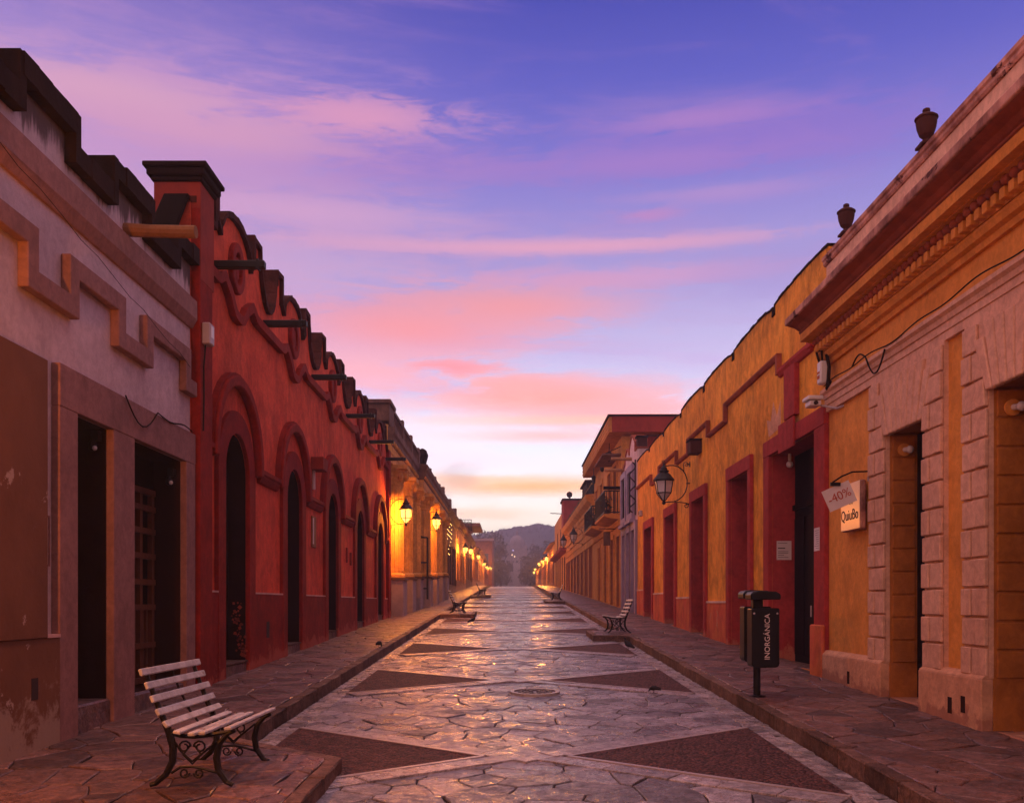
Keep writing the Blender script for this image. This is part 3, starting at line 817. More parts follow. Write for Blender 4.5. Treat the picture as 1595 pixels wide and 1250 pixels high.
for i, c in enumerate(CY):
    s = LS.sweep(MB(), [(c-.83, -.5)]+ring(c, 3.86, .83)+[(c+.83, -.5)], .182, 0, .07)
    s.build('door_surround', M['red_dark'], t, bevel=.008)
    h = LS.sweep(MB(), [(c-1.24, 3.98)]+ring(c, 4.10, 1.24)+[(c+1.24, 3.98)], .085, 0, .14)
    h.build('hood_mould', M['red_dark'], t, bevel=.02)
    LS.sweep(MB(), [(c-1.345, 4.10)]+ring(c, 4.10, 1.345)+[(c+1.345, 4.10)], .024, 0, .09).build('hood_fillet', M['red_dark'], t)
    # plinth and recessed panels between the surrounds
    z = 1.95
    for a, b in ((half[i] if i else 13.5, c-1.012), (c+1.012, half[i+1] if i < 4 else 33.3)):
        LS.b(a, b, -.5, z, 0, .06).build('plinth', M['red_dark'], t)
        LS.b(a+.004, b-.004, z+.002, z+.03, 0, .068).build('ledge', M['red_sill'], t)
    for a, b in ((half[i] if i else 13.5, c-1.33), (c+1.33, half[i+1] if i < 4 else 33.3)):
        LS.prof(MB(), [(0,3.90),(.05,3.92),(.09,4.0),(.09,4.04),(.12,4.06),(.12,4.13),(0,4.15)], a, b).build('string_course', M['red_dark'], t)
    # oval medallion
    LS.sweep(MB(), [(c+.27*math.cos(2*PI*k/24), 7.17+.33*math.sin(2*PI*k/24)) for k in range(24)], .075, 0, .085, True).build('medallion_ring', M['red_dark'], t, bevel=.015)
    LS.poly(MB(), [(c+.09*math.cos(2*PI*k/16), 7.17+.19*math.sin(2*PI*k/16)) for k in range(16)], 0, .06).build('medallion_boss', M['red_dark'], t, bevel=.015)
    # ogee trim below the parapet
    a, b = half[i] if i else 13.5, half[i+1] if i < 4 else 33.3
    dip = [(c+u, 6.66-.29*math.exp(-(u/.38)**4)+.13*math.exp(-((abs(u)-.78)/.16)**2)) for u in [x*.11 for x in range(-11, 12)]]
    LS.sweep(MB(), [(a, 6.66)]+dip+[(b, 6.66)], .075, 0, .11).build('ogee_trim', M['red_dark'], t)
    d = door_leaf(t, LS, c-.64, c+.64, G(c)+.30, 3.85, -.29, M['black_wood'], True)
    LS.b(c-.63, c+.63, G(c)-.1, G(c)+.30, -.44, .02).build('door_step', M['pave'], t, bevel=.02)
    LS.b(c-.64, c+.64, G(c)+.302, G(c)+.325, -.3, .045).build('threshold', M['kerb'], t)
# pilasters at both ends and the capped pier
LS.b(12.965, 13.5, -.5, 7.3, 0, .13).build('end_pilaster', M['red_dark'], t, bevel=.01)
LS.b(33.3, 33.74, -.5, 7.3, 0, .12).build('end_pilaster', M['red_dark'], t, bevel=.01)
LS.b(12.97, 13.56, 6.3, 7.66, -.52, .135).build('pier', M['rust_red'], t, bevel=.01)
LS.b(12.93, 13.60, 7.663, 7.72, -.55, .17).build('pier_cap', M['soot'], t, bevel=.015)
LS.b(12.89, 13.66, 7.723, 7.83, -.60, .21).build('pier_cap', M['soot'], t, bevel=.02)
LS.b(12.85, 13.70, 7.833, 7.90, -.64, .25).build('pier_cap', M['soot'], t, bevel=.012)
# peeling red paint on the first door
fl = MB()
for k in range(60):
    z = .88+R.random()*.95; n = -.10+R.gauss(0,.05)-.04*math.sin(z*5); s_ = .012+.03*R.random(); a = R.random()*6
    c = [LS.P(15.641, z+s_*math.cos(a+q*1.57)*R.uniform(.6,1.2), n+s_*math.sin(a+q*1.57)*R.uniform(.6,1.2)) for q in range(4)]
    fl.prism(c, (0,-.006,0))
fl.build('flaking_paint', M['flower'], t, kind='stuff')
# vent
LS.b(16.75, 16.95, 1.17, 1.46, .045, .064).build('vent', M['ink'], t)
# small things on the red wall
bx = thing('wall_box', 'small red wall box with a pale tube below, between second and third arches', 'box', LS.P(21.0, 4.9, 0))
LS.b(20.75, 21.25, 4.78, 5.06, .001, .28).build('case', M['rust_red'], bx, bevel=.01)
LS.b(20.9, 20.97, 4.35, 4.775, .002, .06).build('tube', M['paper'], bx, bevel=.01)
pl = thing('plaque', 'small glazed wall plaque between the second and third arches of the red house', 'plaque', LS.P(21.0, 3.4, 0))
LS.b(20.78, 21.18, 3.05, 3.75, .001, .035).build('plate', M['log'], pl, bevel=.008)
LS.b(20.80, 20.88, 3.12, 3.70, .036, .045).build('strip', M['paper'], pl)
for y_, z0, z1 in ((25.15,2.9,3.3),(25.75,2.85,3.2)):
    o = LS.b(y_, y_+.12, z0, z1, .001, .05).build('wall_slot', M['rust_red'], None, bevel=.006)
    tag(o, ('taller' if y_ < 25.5 else 'shorter')+' of two narrow red wall slots before the fourth arch', 'wall slot')
# drain spouts
SP = [(13.94,6.85),(16.8,6.83),(20.85,6.85),(25.2,6.86),(29.3,6.87),(32.7,6.86)]
for i, (y_, z_) in enumerate(SP):
    names = ['first black drain spout, above the nearest arch and beside the oval medallion', 'black drain spout between the first and second arches of the red house', 'black drain spout between the second and third arches of the red house',
             'black drain spout between the third and fourth arches of the red house', 'black drain spout between the fourth and fifth arches of the red house', 'last black drain spout of the red house, beside the first lit lantern']
    s = thing('drain_spout', names[i], 'drain spout', LS.P(y_, z_, 0), 'black drain spouts along the red parapet')
    LS.b(y_-.06, y_+.06, z_-.055, z_+.055, -.1, .78).build('spout', M['iron'], s, bevel=.012)
    LS.b(y_-.075, y_+.075, z_-.07, z_+.07, .66, .69).build('collar', M['iron'], s)
# electricity box on the pilaster
eb = thing('meter_box', 'pale grey meter box high on the red pilaster beside the mauve house', 'box', LS.P(13.1, 5.55, .13))
LS.b(13.02, 13.22, 5.42, 5.72, .131, .25).build('case', M['metal_grey'], eb, bevel=.015)
LS.b(13.06, 13.18, 5.52, 5.68, .2505, .256).build('cover', M['white'], eb)
MB().tube([LS.P(13.1,5.42,.16), LS.P(13.05,5.1,.15), LS.P(13.08,4.7,.145), LS.P(13.03,4.2,.15)], .012, 5).build('cable', M['cable'], eb)
# dark plank left leaning in the roof corner
pb = MB().prism([LS.P(12.45,6.3,-.62), LS.P(12.45,6.3,-.22), LS.P(12.86,7.45,.0), LS.P(12.86,7.45,-.34)], (0,.08,0))
pr = thing('wooden_board', 'dark board leaning against the capped red pier above the roof', 'board', LS.P(12.5, 6.6, -.5))
pb.build('board', M['black_wood'], pr, bevel=.01)
MB().tube([LS.P(12.4,6.95,-.75), LS.P(12.4,6.85,-.5), LS.P(12.42,6.6,-.35), LS.P(12.4,6.35,-.3)], .02, 5).build('wire', M['metal_grey'], pr)

# --- ornate columned building
t = thing('columned_building', 'ornate ochre building with fluted columns, dark cornices and a balustrade', 'building', (-4.45, 47, G(47)))
ne = t
ops = [dict(y0=a, y1=a+1.5, z0=G(a)+.25, z1=6.0) for a in (36.3, 39.4, 45.6, 49.4, 53.4, 57.6)]
wl, rv = LS.facade(33.8, 61, [(33.8,8.3),(61,8.3)], -1, ops, .5)
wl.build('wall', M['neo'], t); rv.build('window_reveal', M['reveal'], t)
for o in ops: door_leaf(t, LS, o['y0']+.01, o['y1']-.01, o['z0'], o['z1']-.01, -.35, M['black_wood'], rows=3)
LS.prof(MB(), [(0,6.95),(.10,6.95),(.10,7.25),(.13,7.27),(.13,7.55),(0,7.56)], 33.8, 43).build('architrave', M['neo'], t)
LS.prof(MB(), [(0,7.562),(.13,7.562),(.16,7.70),(.20,7.74),(.20,7.9),(.26,7.98),(.26,8.2),(0,8.24)], 33.8, 43).build('cornice', M['neo_dark'], t)
LS.prof(MB(), [(0,6.9),(.40,6.9),(.40,7.18),(.44,7.2),(.44,7.5),(0,7.51)], 43.01, 59.5).build('architrave', M['neo'], t)
LS.prof(MB(), [(0,7.512),(.44,7.512),(.47,7.66),(.54,7.72),(.54,7.9),(.62,8.0),(.62,8.22),(0,8.28)], 43.01, 59.5).build('cornice', M['neo_dark'], t)
k = 33.95
while k < 59.2:
    n_ = .13 if k < 42.8 else .44
    LS.b(k, k+.16, 7.58, 7.70, n_-.02, n_+.10).build('dentil', M['neo'], t); k += .42
LS.b(33.8, 61, 8.30, 8.42, -.3, .03).build('parapet_base', M['neo_dark'], t)
for y_ in (35.2, 38.6, 41.9, 44.3, 48.0, 52.0, 56.0):
    big = y_ > 43; nn = .22 if big else -.02; cx, cy, cz = LS.P(y_, 0, nn)
    z0 = G(y_)+1.45
    pr = []
    ped = LS.b(y_-.62, y_+.62, G(y_)-.3, z0, 0, nn+.50).build('pedestal', M['grey_block'], t, bevel=.03)
    LS.b(y_-.66, y_+.66, z0+.002, z0+.10, 0, nn+.55).build('pedestal_cap', M['neo_dark'], t)
    col = MB().lathe([(.50,z0+.1),(.50,z0+.2),(.42,z0+.28),(.40,6.2),(.44,6.22),(.44,6.3)], (cx,cy,0), 20).build('column', M['neo'], t)
    for k in range(16):
        a = 2*PI*k/16; MB().tube([(cx+.41*math.cos(a), cy+.41*math.sin(a), z0+.34), (cx+.40*math.cos(a), cy+.40*math.sin(a), 6.12)], .035, 4).build('flute', M['neo'], col)
    cap = MB().lathe([(.42,6.3),(.46,6.4),(.44,6.5),(.60,6.72),(.62,6.8)], (cx,cy,0), 12); cap.box(cx-.62, cx+.62, cy-.62, cy+.62, 6.8, 6.945)
    cp = cap.build('capital', M['neo'], t)
    for k in range(8):
        a = 2*PI*k/8; MB().ball((cx+.52*math.cos(a), cy+.52*math.sin(a), 6.55), .11, 6, 1.4).build('leaf_scroll', M['neo'], cp)
yy = 35.2
LS.b(33.8, 35.2, 8.3, 9.05, -1.0, .05).build('parapet_pier', M['neo_dark'], t, bevel=.02)
LS.b(33.72, 35.28, 9.053, 9.2, -1.08, .12).build('pier_cap', M['neo_dark'], t, bevel=.02)
LS.b(35.2, 61, 9.02, 9.14, -.2, .04).build('balustrade_rail', M['neo_dark'], t)
while yy < 61:
    if int((yy-35)/.42) % 8 == 7: LS.b(yy, yy+.36, 8.42, 9.3, -.22, .06).build('parapet_pier', M['neo_dark'], t)
    else: MB().lathe([(.05,8.42),(.11,8.55),(.05,8.75),(.07,9.02)], LS.P(yy+.15, 0, -.08), 6).build('baluster', M['neo_dark'], t)
    yy += .42
MB().lathe([(.1,8.4),(.25,8.9),(.30,9.1),(.2,9.35),(.05,9.45)], LS.P(46, 0, .1), 10).build('finial', M['soot'], t)
rear(t, LS, 33.8, 61, 8.3, M['neo'])
br = thing('iron_bracket', 'tall black iron bracket post with three arms before the ochre columns', 'bracket', LS.P(44.4, G(44), .9))
MB().tube([LS.P(43.2,2.0,.6), LS.P(43.2,4.86,.6), LS.P(43.2,4.9,.25)], .05, 5).build('post', M['iron'], br)
for z_ in (2.5, 3.7, 4.86): MB().tube([LS.P(43.2,z_,.6), LS.P(43.2,z_,.05)], .04, 5).build('arm', M['iron'], br)

# --- further houses on the left
def opening_frame(par, S, y0, y1, z0, z1, m, w_=.12, n=.05):
    mb = MB(); S.sweep(mb, [(y0-w_/2, z0), (y0-w_/2, z1+w_/2), (y1+w_/2, z1+w_/2), (y1+w_/2, z0)], w_/2, 0, n); return mb.build('door_frame', m, par)
def far_house(S, y0, y1, ztop, mw, mt, doors, label, z1=None, name='townhouse', windows=(), cornice=True, zdoor=3.0):
    t = thing(name, label, 'building', (S.sg*S.W, (y0+y1)/2, G((y0+y1)/2)))
    ops = [dict(y0=a, y1=a+w_, z0=G(a)+.2, z1=G(a)+zdoor) for a, w_ in doors]+[dict(y0=a, y1=a+w_, z0=z_, z1=z_+h) for a, w_, z_, h in windows]
    wl, rv = S.facade(y0, y1, [(y0,ztop),(y1,ztop)], -1, ops, .4)
    wl.build('wall', mw, t); rv.build('reveal', M['reveal'], t)
    for i, o in enumerate(ops):
        opening_frame(t, S, o['y0'], o['y1'], o['z0'], o['z1'], mt)
        S.b(o['y0']+.01, o['y1']-.01, o['z0'], o['z1']-.01, -.3, -.25).build('door' if i < len(doors) else 'window', M['old_wood'] if i < len(doors) else M['glass_dark'], t)
    S.b(y0, y1, G(y0)-.5, G((y0+y1)/2)+.85, 0, .05).build('plinth', mt, t)
    if cornice:
        S.prof(MB(), [(0,ztop-.75),(.12,ztop-.72),(.15,ztop-.5),(.40,ztop-.35),(.45,ztop-.18),(0,ztop-.16)], y0, y1).build('cornice', mt, t)
        S.b(y0, y1, ztop+.003, ztop+.12, -.45, .06).build('coping', M['soot'], t)
    rear(t, S, y0, y1, ztop-.2, mw)
    return t
h = far_house(LS, 61.05, 76, 8.5, M['brown2'], M['brown_dado'], [(62.5,1.3),(65.2,1.3),(68.,1.3),(71,1.4),(73.7,1.3)], 'brown house with pierced parapet hung with golden fairy lights, past the columns', zdoor=3.6)
y_ = 61.6
while y_ < 75.5: LS.b(y_, y_+.55, 8.625, 9.05, -.3, .03).build('parapet_block', M['brown2'], h); y_ += 1.5
for y_ in (61.4, 68.5, 75.2): LS.b(y_, y_+.7, 8.63, 9.5, -.4, .08).build('parapet_pier', M['neo_dark'], h)
h = far_house(LS, 76.05, 92, 8.9, M['neo'], M['brown_dado'], [(78,1.4),(81.2,1.4),(84.4,1.4),(88,1.4)], 'low ochre house between the fairy lights and the rooftop railing', zdoor=3.3)
h = far_house(LS, 92.05, 108, 9.0, M['brown2'], M['neo_dark'], [(94,1.4),(98,1.4),(102,1.4),(105.5,1.4)], 'brown house with a flat overhanging roof slab and rooftop railing', zdoor=3.2)
LS.b(99.0, 107, 9.12, 10.0, -3.5, -.2).build('roof_room', M['brown2'], h); LS.b(98.2, 108, 10.0, 10.32, -4, 1.25).build('roof_slab', M['neo_dark'], h, bevel=.02)
rl = thing('railing', 'thin black metal railing standing on the brown rooftop against the sky', 'railing', LS.P(92.2, 9.12, 0))
x0, x1 = -5.3, -3.85
for z_ in (9.15, 9.85, 10.12): MB().tube([(x0,92.3,z_),(x1,92.3,z_)], .03, 4).build('rail', M['iron'], rl)
for k in range(11): MB().tube([(x0+(x1-x0)*k/10,92.3,8.9 if k in (0,10) else 9.15),(x0+(x1-x0)*k/10,92.3,10.12)], .018 if k % 5 else .03, 4).build('bar', M['iron'], rl)
LS.b(91.9, 93.0, 8.75, 8.95, -.9, .7).build('slab', M['neo_dark'], rl)
h = far_house(LS, 108.05, 130, 8.7, M['ochre2'], M['brown_dado'], [(110,1.5),(114,1.5),(118,1.5),(122,1.5),(126,1.5)], 'golden lamplit house past the flat roof slab', zdoor=3.2)
h = far_house(LS, 130.05, 160, 9.6, M['neo'], M['brown_dado'], [(133,1.6),(138,1.6),(143,1.6),(148,1.6),(154,1.6)], 'lamplit house with many doors far along on the left', zdoor=3.4)
h = far_house(LS, 160.05, 189, 9.3, M['rust_red'], M['brown_dado'], [(164,1.6),(170,1.6),(176,1.6),(182,1.6)], 'red lamplit house near the far left end of the street', zdoor=3.4)
t = thing('townhouse', 'tall brown house end with pale flat roof closing the street on the left', 'building', (-4, 195, G(195)))
MB().box(-11, -3.72, 190, 215, 3, 14.6).build('wall', M['brown2'], t); MB().box(-11.4, -3.4, 189.5, 215, 14.602, 15.1).build('roof', M['grey_block'], t)
for k in range(3): MB().box(-9.5+k*2, -8.5+k*2, 189.9, 190.05, 10, 12).build('window', M['glass_dark'], t)

# ------------------------------------------------------------------ right side: the house with the great cornice
t = thing('townhouse', 'orange-brown house with heavy dentilled cornice and pink rusticated door surrounds', 'building', (5, 9, G(9)))
rus = t
ops = [dict(y0=11.12, y1=12.27, z0=G(11.5)+.12, z1=4.02), dict(y0=8.50, y1=9.63, z0=G(9)+.12, z1=4.02)]
wl, rv = RS.facade(-8, 14.62, [(-8,6.2),(14.62,6.2)], -1, ops, .5)
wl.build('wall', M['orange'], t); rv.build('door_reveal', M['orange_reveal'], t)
rear(t, RS, -8, 14.6, 6.3, M['orange'])
e1 = 14.66
RS.prof(MB(), [(0,5.500),(.05,5.500),(.07,5.560),(.13,5.580),(.16,5.640),(.16,5.670),(0,5.675)], -8, e1-.02).build('cornice_base', M['cornice_orange'], t)
RS.prof(MB(), [(0,5.677),(.17,5.677),(.17,5.840),(.20,5.870),(.33,5.885),(.33,5.895),(.44,5.895),(.44,6.015),(0,6.017)], -8, e1).build('cornice_fascia', M['cornice_orange'], t)
RS.prof(MB(), [(0,6.019),(.42,6.019),(.45,6.035),(.455,6.055),(.43,6.060),(.47,6.080),(.52,6.115),(.60,6.140),(.635,6.155),(0,6.157)], -8, e1+.02).build('cornice_cyma', M['cornice_red'], t)
RS.prof(MB(), [(0,6.159),(.655,6.159),(.665,6.170),(.665,6.260),(.64,6.275),(0,6.300)], -8, e1+.05).build('cornice_lip', M['cornice_lip'], t, bevel=.008)
dent = RS.b(0, .095, 5.685, 5.795, .165, .265).mesh('dentil', (5,0,5.685), .006); dent.materials.append(M['cornice_orange'])
egg = MB().ball((0,0,0), .058, 8, .9).mesh('egg_bead', smooth=True); egg.materials.append(M['cornice_red'])
y_ = 5.3
while y_ < 14.5:
    link('dentil', dent, t, loc=(5, y_, 5.685)); y_ += .165
y_ = 5.3
while y_ < 14.5:
    link('egg_bead', egg, t, loc=(4.745, y_, 5.835)); y_ += .15
# parapet: pale band on pedestals with sunk dark red panels, urns above
RS.b(-8, 14.62, 6.31, 6.60, -.40, -.03).build('parapet', M['cornice_red'], t)
RS.b(-8, 14.64, 6.85, 7.08, -.40, .03).build('parapet_band', M['pink'], t)
RS.b(-8, 14.62, 6.602, 6.848, -.40, -.03).build('parapet_panel', M['cornice_red'], t)
RS.prof(MB(), [(-.45,7.082),(.05,7.082),(.07,7.11),(.07,7.15),(.09,7.17),(.09,7.22),(-.45,7.24)], -8, 14.68).build('parapet_coping', M['cornice_lip'], t)
UY = [13.75, 11.1, 8.45, 5.8]
for k, y_ in enumerate(UY):
    RS.b(y_-.42 if k else y_-.3, min(y_+.42, 14.62), 6.31, 6.847, -.2, .025).build('parapet_pedestal', M['pink'], t)
urn_pr = [(.085,0),(.085,.03),(.05,.05),(.04,.075),(.09,.13),(.118,.22),(.130,.30),(.125,.345),(.145,.35),(.145,.37),(.11,.40),(.06,.43),(.035,.44),(.05,.465),(.045,.49),(.02,.505)]
for k, (y_, lab) in enumerate(zip(UY[:2], ('dark terracotta urn on the far end of the pink parapet, beside the ochre house', 'larger-looking dark terracotta urn on the pink parapet, nearer the camera'))):
    u = thing('urn', lab, 'urn', (4.96, y_, 7.22), 'dark urns on the parapet')
    MB().lathe([(r*.92, z*.86) for r, z in urn_pr[:9]], (4.96,y_,7.25), 16).build('body', M['terracotta'], u, smooth=False)
    MB().lathe([(r*.92, z*.86) for r, z in urn_pr[8:]], (4.96,y_,7.25), 16).build('lid', M['terracotta'], u)
    RS.b(y_-.11, y_+.11, 7.225, 7.255, -.07, .13).build('foot', M['terracotta'], u)
# pink string course
RS.prof(MB(), [(0,4.78),(.05,4.78),(.05,4.875),(.065,4.88),(.065,4.97),(.085,4.975),(.10,5.03),(.14,5.06),(.14,5.11),(0,5.13)], -8, 14.62).build('string_course', M['pink'], t)
# rusticated surrounds
def quoins(o):
    y0, y1 = o['y0'], o['y1']; H = .311; zb = 1.02
    RS.b(y0-.50, y0-.0, zb, 4.78, 0, .05).build('surround', M['pink'], t); RS.b(y1, y1+.52, zb, 4.78, 0, .05).build('surround', M['pink'], t)
    RS.b(y0, y1, 4.02, 4.78, 0, .05).build('surround', M['pink'], t)
    slope_ = lambda z: max(0, (z-4.02))*.34
    for i in range(12):
        z0 = zb+i*H+.012; z1 = zb+(i+1)*H-.012
        for sg, ye, wd in ((-1, y0, .49), (1, y1, .51)):
            f = .40 if i % 2 else .60
            inner0 = ye+sg*slope_(z0); inner1 = ye+sg*slope_(z1)
            m_ = ye+sg*wd*f; out = ye+sg*wd
            for k, (p0, p1, q) in enumerate(((inner0, inner1, m_-sg*.008), (m_+sg*.008, m_+sg*.008, out))):
                if abs(q-p0) < .05 or (q-p0)*sg < .04: continue
                pts = [(p0,z0),(q,z0),(q,z1),(p1,z1)]
                RS.poly(MB(), pts, .048, .085 if k == i % 2 else .100).build('quoin_block', M['pink'], t, bevel=.010)
    n = 8
    for k in range(n):
        a0, a1 = k/n, (k+1)/n
        zt = 4.70 if 1 <= k < n-1 else 4.56
        top0 = y0-.25+(y1-y0+.5)*a0; top1 = y0-.25+(y1-y0+.5)*a1
        b0, b1 = y0+(y1-y0)*a0, y0+(y1-y0)*a1
        g_ = .010
        RS.poly(MB(), [(b0+g_,3.985),(b1-g_,3.985),(top1-g_,zt),(top0+g_,zt)], .02, .095).build('voussoir', M['pink'], t, bevel=.012)
    for i in range(11):                          # coursed stones of the far reveal
        z0 = zb+i*.30-.02
        if z0 > 3.8: break
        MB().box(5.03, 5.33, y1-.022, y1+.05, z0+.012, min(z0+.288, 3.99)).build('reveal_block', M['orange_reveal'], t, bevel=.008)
    MB().box(5.0, 5.40, y0, y1, G(y0)-.2, G(y0)+.17).build('door_step', M['pink_plinth'], t, bevel=.015)
    d = RS.b(y0+.004, y1-.004, G(y0)+.15, 4.01, -.44, -.36).build('door', M['black_wood'], t)
    for k in range(6):
        yy = y0+.03+k*(y1-y0-.06)/6; RS.b(yy, yy+(y1-y0-.06)/6-.02, G(y0)+.2, 3.95, -.362, -.34).build('plank', M['black_wood'], d)
for o in ops: quoins(o)
for a, b in ((12.27, 14.60), (9.63, 11.12), (-8, 8.50)):
    RS.b(a, b, -.6, 1.0, 0, .13).build('plinth', M['pink_plinth'], t, bevel=.012)
    RS.prof(MB(), [(0,1.002),(.125,1.002),(.06,1.055),(0,1.06)], a+.004, b-.004).build('plinth_top', M['pink_plinth'], t)
for y_, z_ in ((13.42, .72), (10.32, .66), (10.02, .70)):
    RS.b(y_-.05, y_+.05, z_-.09, z_+.09, .10, .131).build('vent', M['reveal'], t)
for (y_, z_, lab) in ((12.235, 3.80, 'bare bulb lamp fixed high in the nearer-to-sign rusticated doorway'), (9.595, 3.80, 'bare bulb lamp fixed in the rusticated doorway at the right edge')):
    s = thing('bulb_lamp', lab, 'lamp', (5.2, y_, z_), 'bulb lamps in the rusticated doorways')
    MB().tube([(5.17,y_-.0,z_),(5.17,y_-.03,z_)], .085, 14).build('rose', M['orange'], s)
    MB().tube([(5.17,y_-.03,z_),(5.18,y_-.10,z_-.01)], .032, 8).build('holder', M['white'], s)
    MB().ball((5.185,y_-.155,z_-.015), .05, 10).build('bulb', M['frost'], s, smooth=True)
# cables along the string course
cb = [RS.P(14.4-.1*i, 5.14+.02*math.sin(i*.43)+.02*math.sin(i*.17), .15) for i in range(70)]
tag(MB().tube(cb, .009, 5).build('cable', M['cable']), 'dark cable lying along the pink string course of the great-cornice house', 'cable')
cb = [RS.P(13.2-.05*i, 5.14+.10*math.sin(PI*i/10) if i < 10 else 5.14-.30*math.sin(PI*(i-10)/14), .155) for i in range(24)]
tag(MB().tube(cb, .012, 5).build('cable', M['cable']), 'short dark cable hanging in a loop from the pink string course', 'cable')

# --- ochre house with red door surrounds
t = thing('townhouse', 'weathered ochre house with red door surrounds and scalloped parapet', 'building', (5, 25, G(25)))
och = t
notch = [17.6, 20.8, 23.95, 27.2, 30.3, 33.4]
edges = [14.64]+notch+[36.6]
top = []
for i, (a, b) in enumerate(zip(edges, edges[1:])):
    zt = 7.42-.05*(i > 3)
    if i: top += [(a, 7.25), (a+.14, 7.25), (a+.14, zt-.02), (a+.30, zt-.02)]
    else: top += [(a, zt)]
    a_ = a+.30 if i else a
    for k in range(1, 10):
        u = k/10; top.append((a_+(b-a_)*u, zt+.05*math.sin(PI*u)**.7))
    top.append((b, zt)); 
    if i < len(edges)-2: top.append((b, 7.25))
doors = [(15.10, 17.77, 4.60), (19.35, 21.05, 4.56), (23.80, 25.40, 4.54), (28.1, 29.75, 4.52), (32.6, 34.3, 4.50)]
ops = [dict(y0=a, y1=b, z0=G(a)+.16, z1=z_) for a, b, z_ in doors]
wl, rv = RS.facade(14.64, 36.6, top, -1, ops, .5)
wl.build('wall', M['yellow'], t); rv.build('door_reveal', M['yellow_red'], t)
RS.cope(MB(), top, .015, -.52, .02, .028, .03).build('coping', M['soot'], t)
rear(t, RS, 14.64, 36.6, 6.9, M['yellow'])
for i, (a, b, z_) in enumerate(doors):
    wn, wf = (.50, .36) if i == 0 else (.22, .24)
    RS.b(a-wn, a, -.3, z_, 0, .08).build('door_jamb', M['yellow_red'], t, bevel=.008)
    RS.b(b, b+wf, -.3, z_, 0, .08).build('door_jamb', M['yellow_red'], t, bevel=.008)
    RS.b(a-wn, b+wf, z_+.002, z_+.30, 0, .085).build('door_lintel', M['yellow_red'], t, bevel=.008)
    if i == 0:
        RS.b(a-.56, a+.0, -.3, 1.45, .082, .15).build('jamb_base', M['yellow_plinth'], t, bevel=.02)
        RS.b(16.05, 16.95, z_-.10, z_+.42, .087, .13).build('keystone', M['yellow_red'], t, bevel=.008)
    mb = MB().box(5.02, 5.44, a+.01, b-.01, G(a)-.2, G(a)+.17); mb.build('door_step', M['kerb'], t, bevel=.015)
    d = RS.b(a+.01, b-.01, G(a)+.16, z_-.01, -.47, -.43).build('door', M['black_wood'], t)
    if i == 0:
        RS.b(a+.01, b-.01, 3.55, 3.65, -.43, -.38).build('transom', M['black_wood'], d)
        for yy in (a+1.05, a+1.55): RS.b(yy-.02, yy+.02, 1.55, 1.75, -.43, -.37).build('handle', M['metal_grey'], d)
        RS.b(a+1.15, a+1.45, G(a)+.17, 3.55, -.43, -.36).build('door_post', M['black_wood'], d)
    else: RS.b(a+.02, b-.02, 3.5, 3.6, -.43, -.40).build('transom', M['old_wood'], d)
    n = 4
    for k in range(n):
        w_ = (b-a)/n; RS.b(a+k*w_+.05, a+(k+1)*w_-.05, G(a)+.3, 3.4, -.43, -.405).build('panel', M['black_wood'], d, bevel=.01)
pls = [(14.66,14.58,1.5),(18.14,19.12,1.72),(21.30,23.57,1.80),(25.65,27.87,1.93),(30.0,32.37,2.10),(34.55,36.6,2.28)]
for a, b, z_ in pls[1:]:
    RS.b(a, b, -.3, z_, 0, .035).build('plinth', M['yellow_plinth'], t)
    RS.b(a, b, z_+.002, z_+.05, 0, .05).build('plinth_line', M['white_line'], t)
# trim that drops into u-shapes below the parapet
tr = [(14.7,6.36),(15.35,6.36),(15.35,6.02),(17.2,6.02),(17.2,6.36),(21.45,6.36),(21.45,5.98),(23.35,5.98),(23.35,6.34),(25.95,6.34),(25.95,5.96),(27.8,5.96),(27.8,6.32),(31.0,6.32),(31.0,5.96),(32.8,5.96),(32.8,6.30),(36.6,6.30)]
for (y0_, z0_), (y1_, z1_) in zip(tr, tr[1:]):
    far_ = min(y0_, y1_) > 17.0; k_ = .6 if far_ else 1.; tm = M['cornice_red'] if far_ else M['yellow_red']
    if z0_ == z1_:
        RS.prof(MB(), [(0,z0_-.075*k_),(.05,z0_-.06*k_),(.09,z0_+.02*k_),(.09,z0_+.07*k_),(0,z0_+.075*k_)], min(y0_,y1_), max(y0_,y1_)).build('trim', tm, t)
    else: RS.b(y0_-.09*k_, y0_+.09*k_, min(z0_,z1_)-.02, max(z0_,z1_)+.06*k_, .0, .098).build('trim', tm, t, bevel=.006)
RS.b(16.1, 16.72, 5.06, 5.96, 0, .095).build('trim', M['yellow_red'], t, bevel=.01)
# peeled patch above the big door
RS.poly(MB(), [(17.2,5.05),(18.0,5.0),(18.15,5.35),(17.85,5.28),(17.7,5.62),(17.45,5.30),(17.22,5.55)], 0, .004).build('bare_patch', M['pink_plinth'], t)
# drips of soot below the coping notches
# notices on the big doorway
nt1 = thing('notice', 'white printed notice on the deep red reveal of the big doorway', 'notice', (5.2, 17.74, 2.8))
MB().box(5.08, 5.36, 17.755, 17.762, 2.62, 2.98).build('sheet', M['paper'], nt1)
for k, (w_, z_) in enumerate(((.18,2.94),(.14,2.84),(.20,2.78),(.2,2.75),(.12,2.71),(.2,2.67))): MB().box(5.10, 5.10+w_, 17.750, 17.754, z_-.006, z_+(.012 if k == 1 else .002)).build('print_line', M['ink'], nt1)
nt2 = thing('notice', 'narrow pale printed notice stuck on the near red jamb of the big doorway', 'notice', RS.P(14.9, 2.85, .09))
RS.b(14.80, 15.06, 2.63, 3.0, .082, .088).build('sheet', M['paper'], nt2)
for k in range(9): RS.b(14.83, 15.03-.08*R.random(), 2.67+k*.035, 2.676+k*.035, .0885, .0895).build('print_line', M['ink'], nt2)
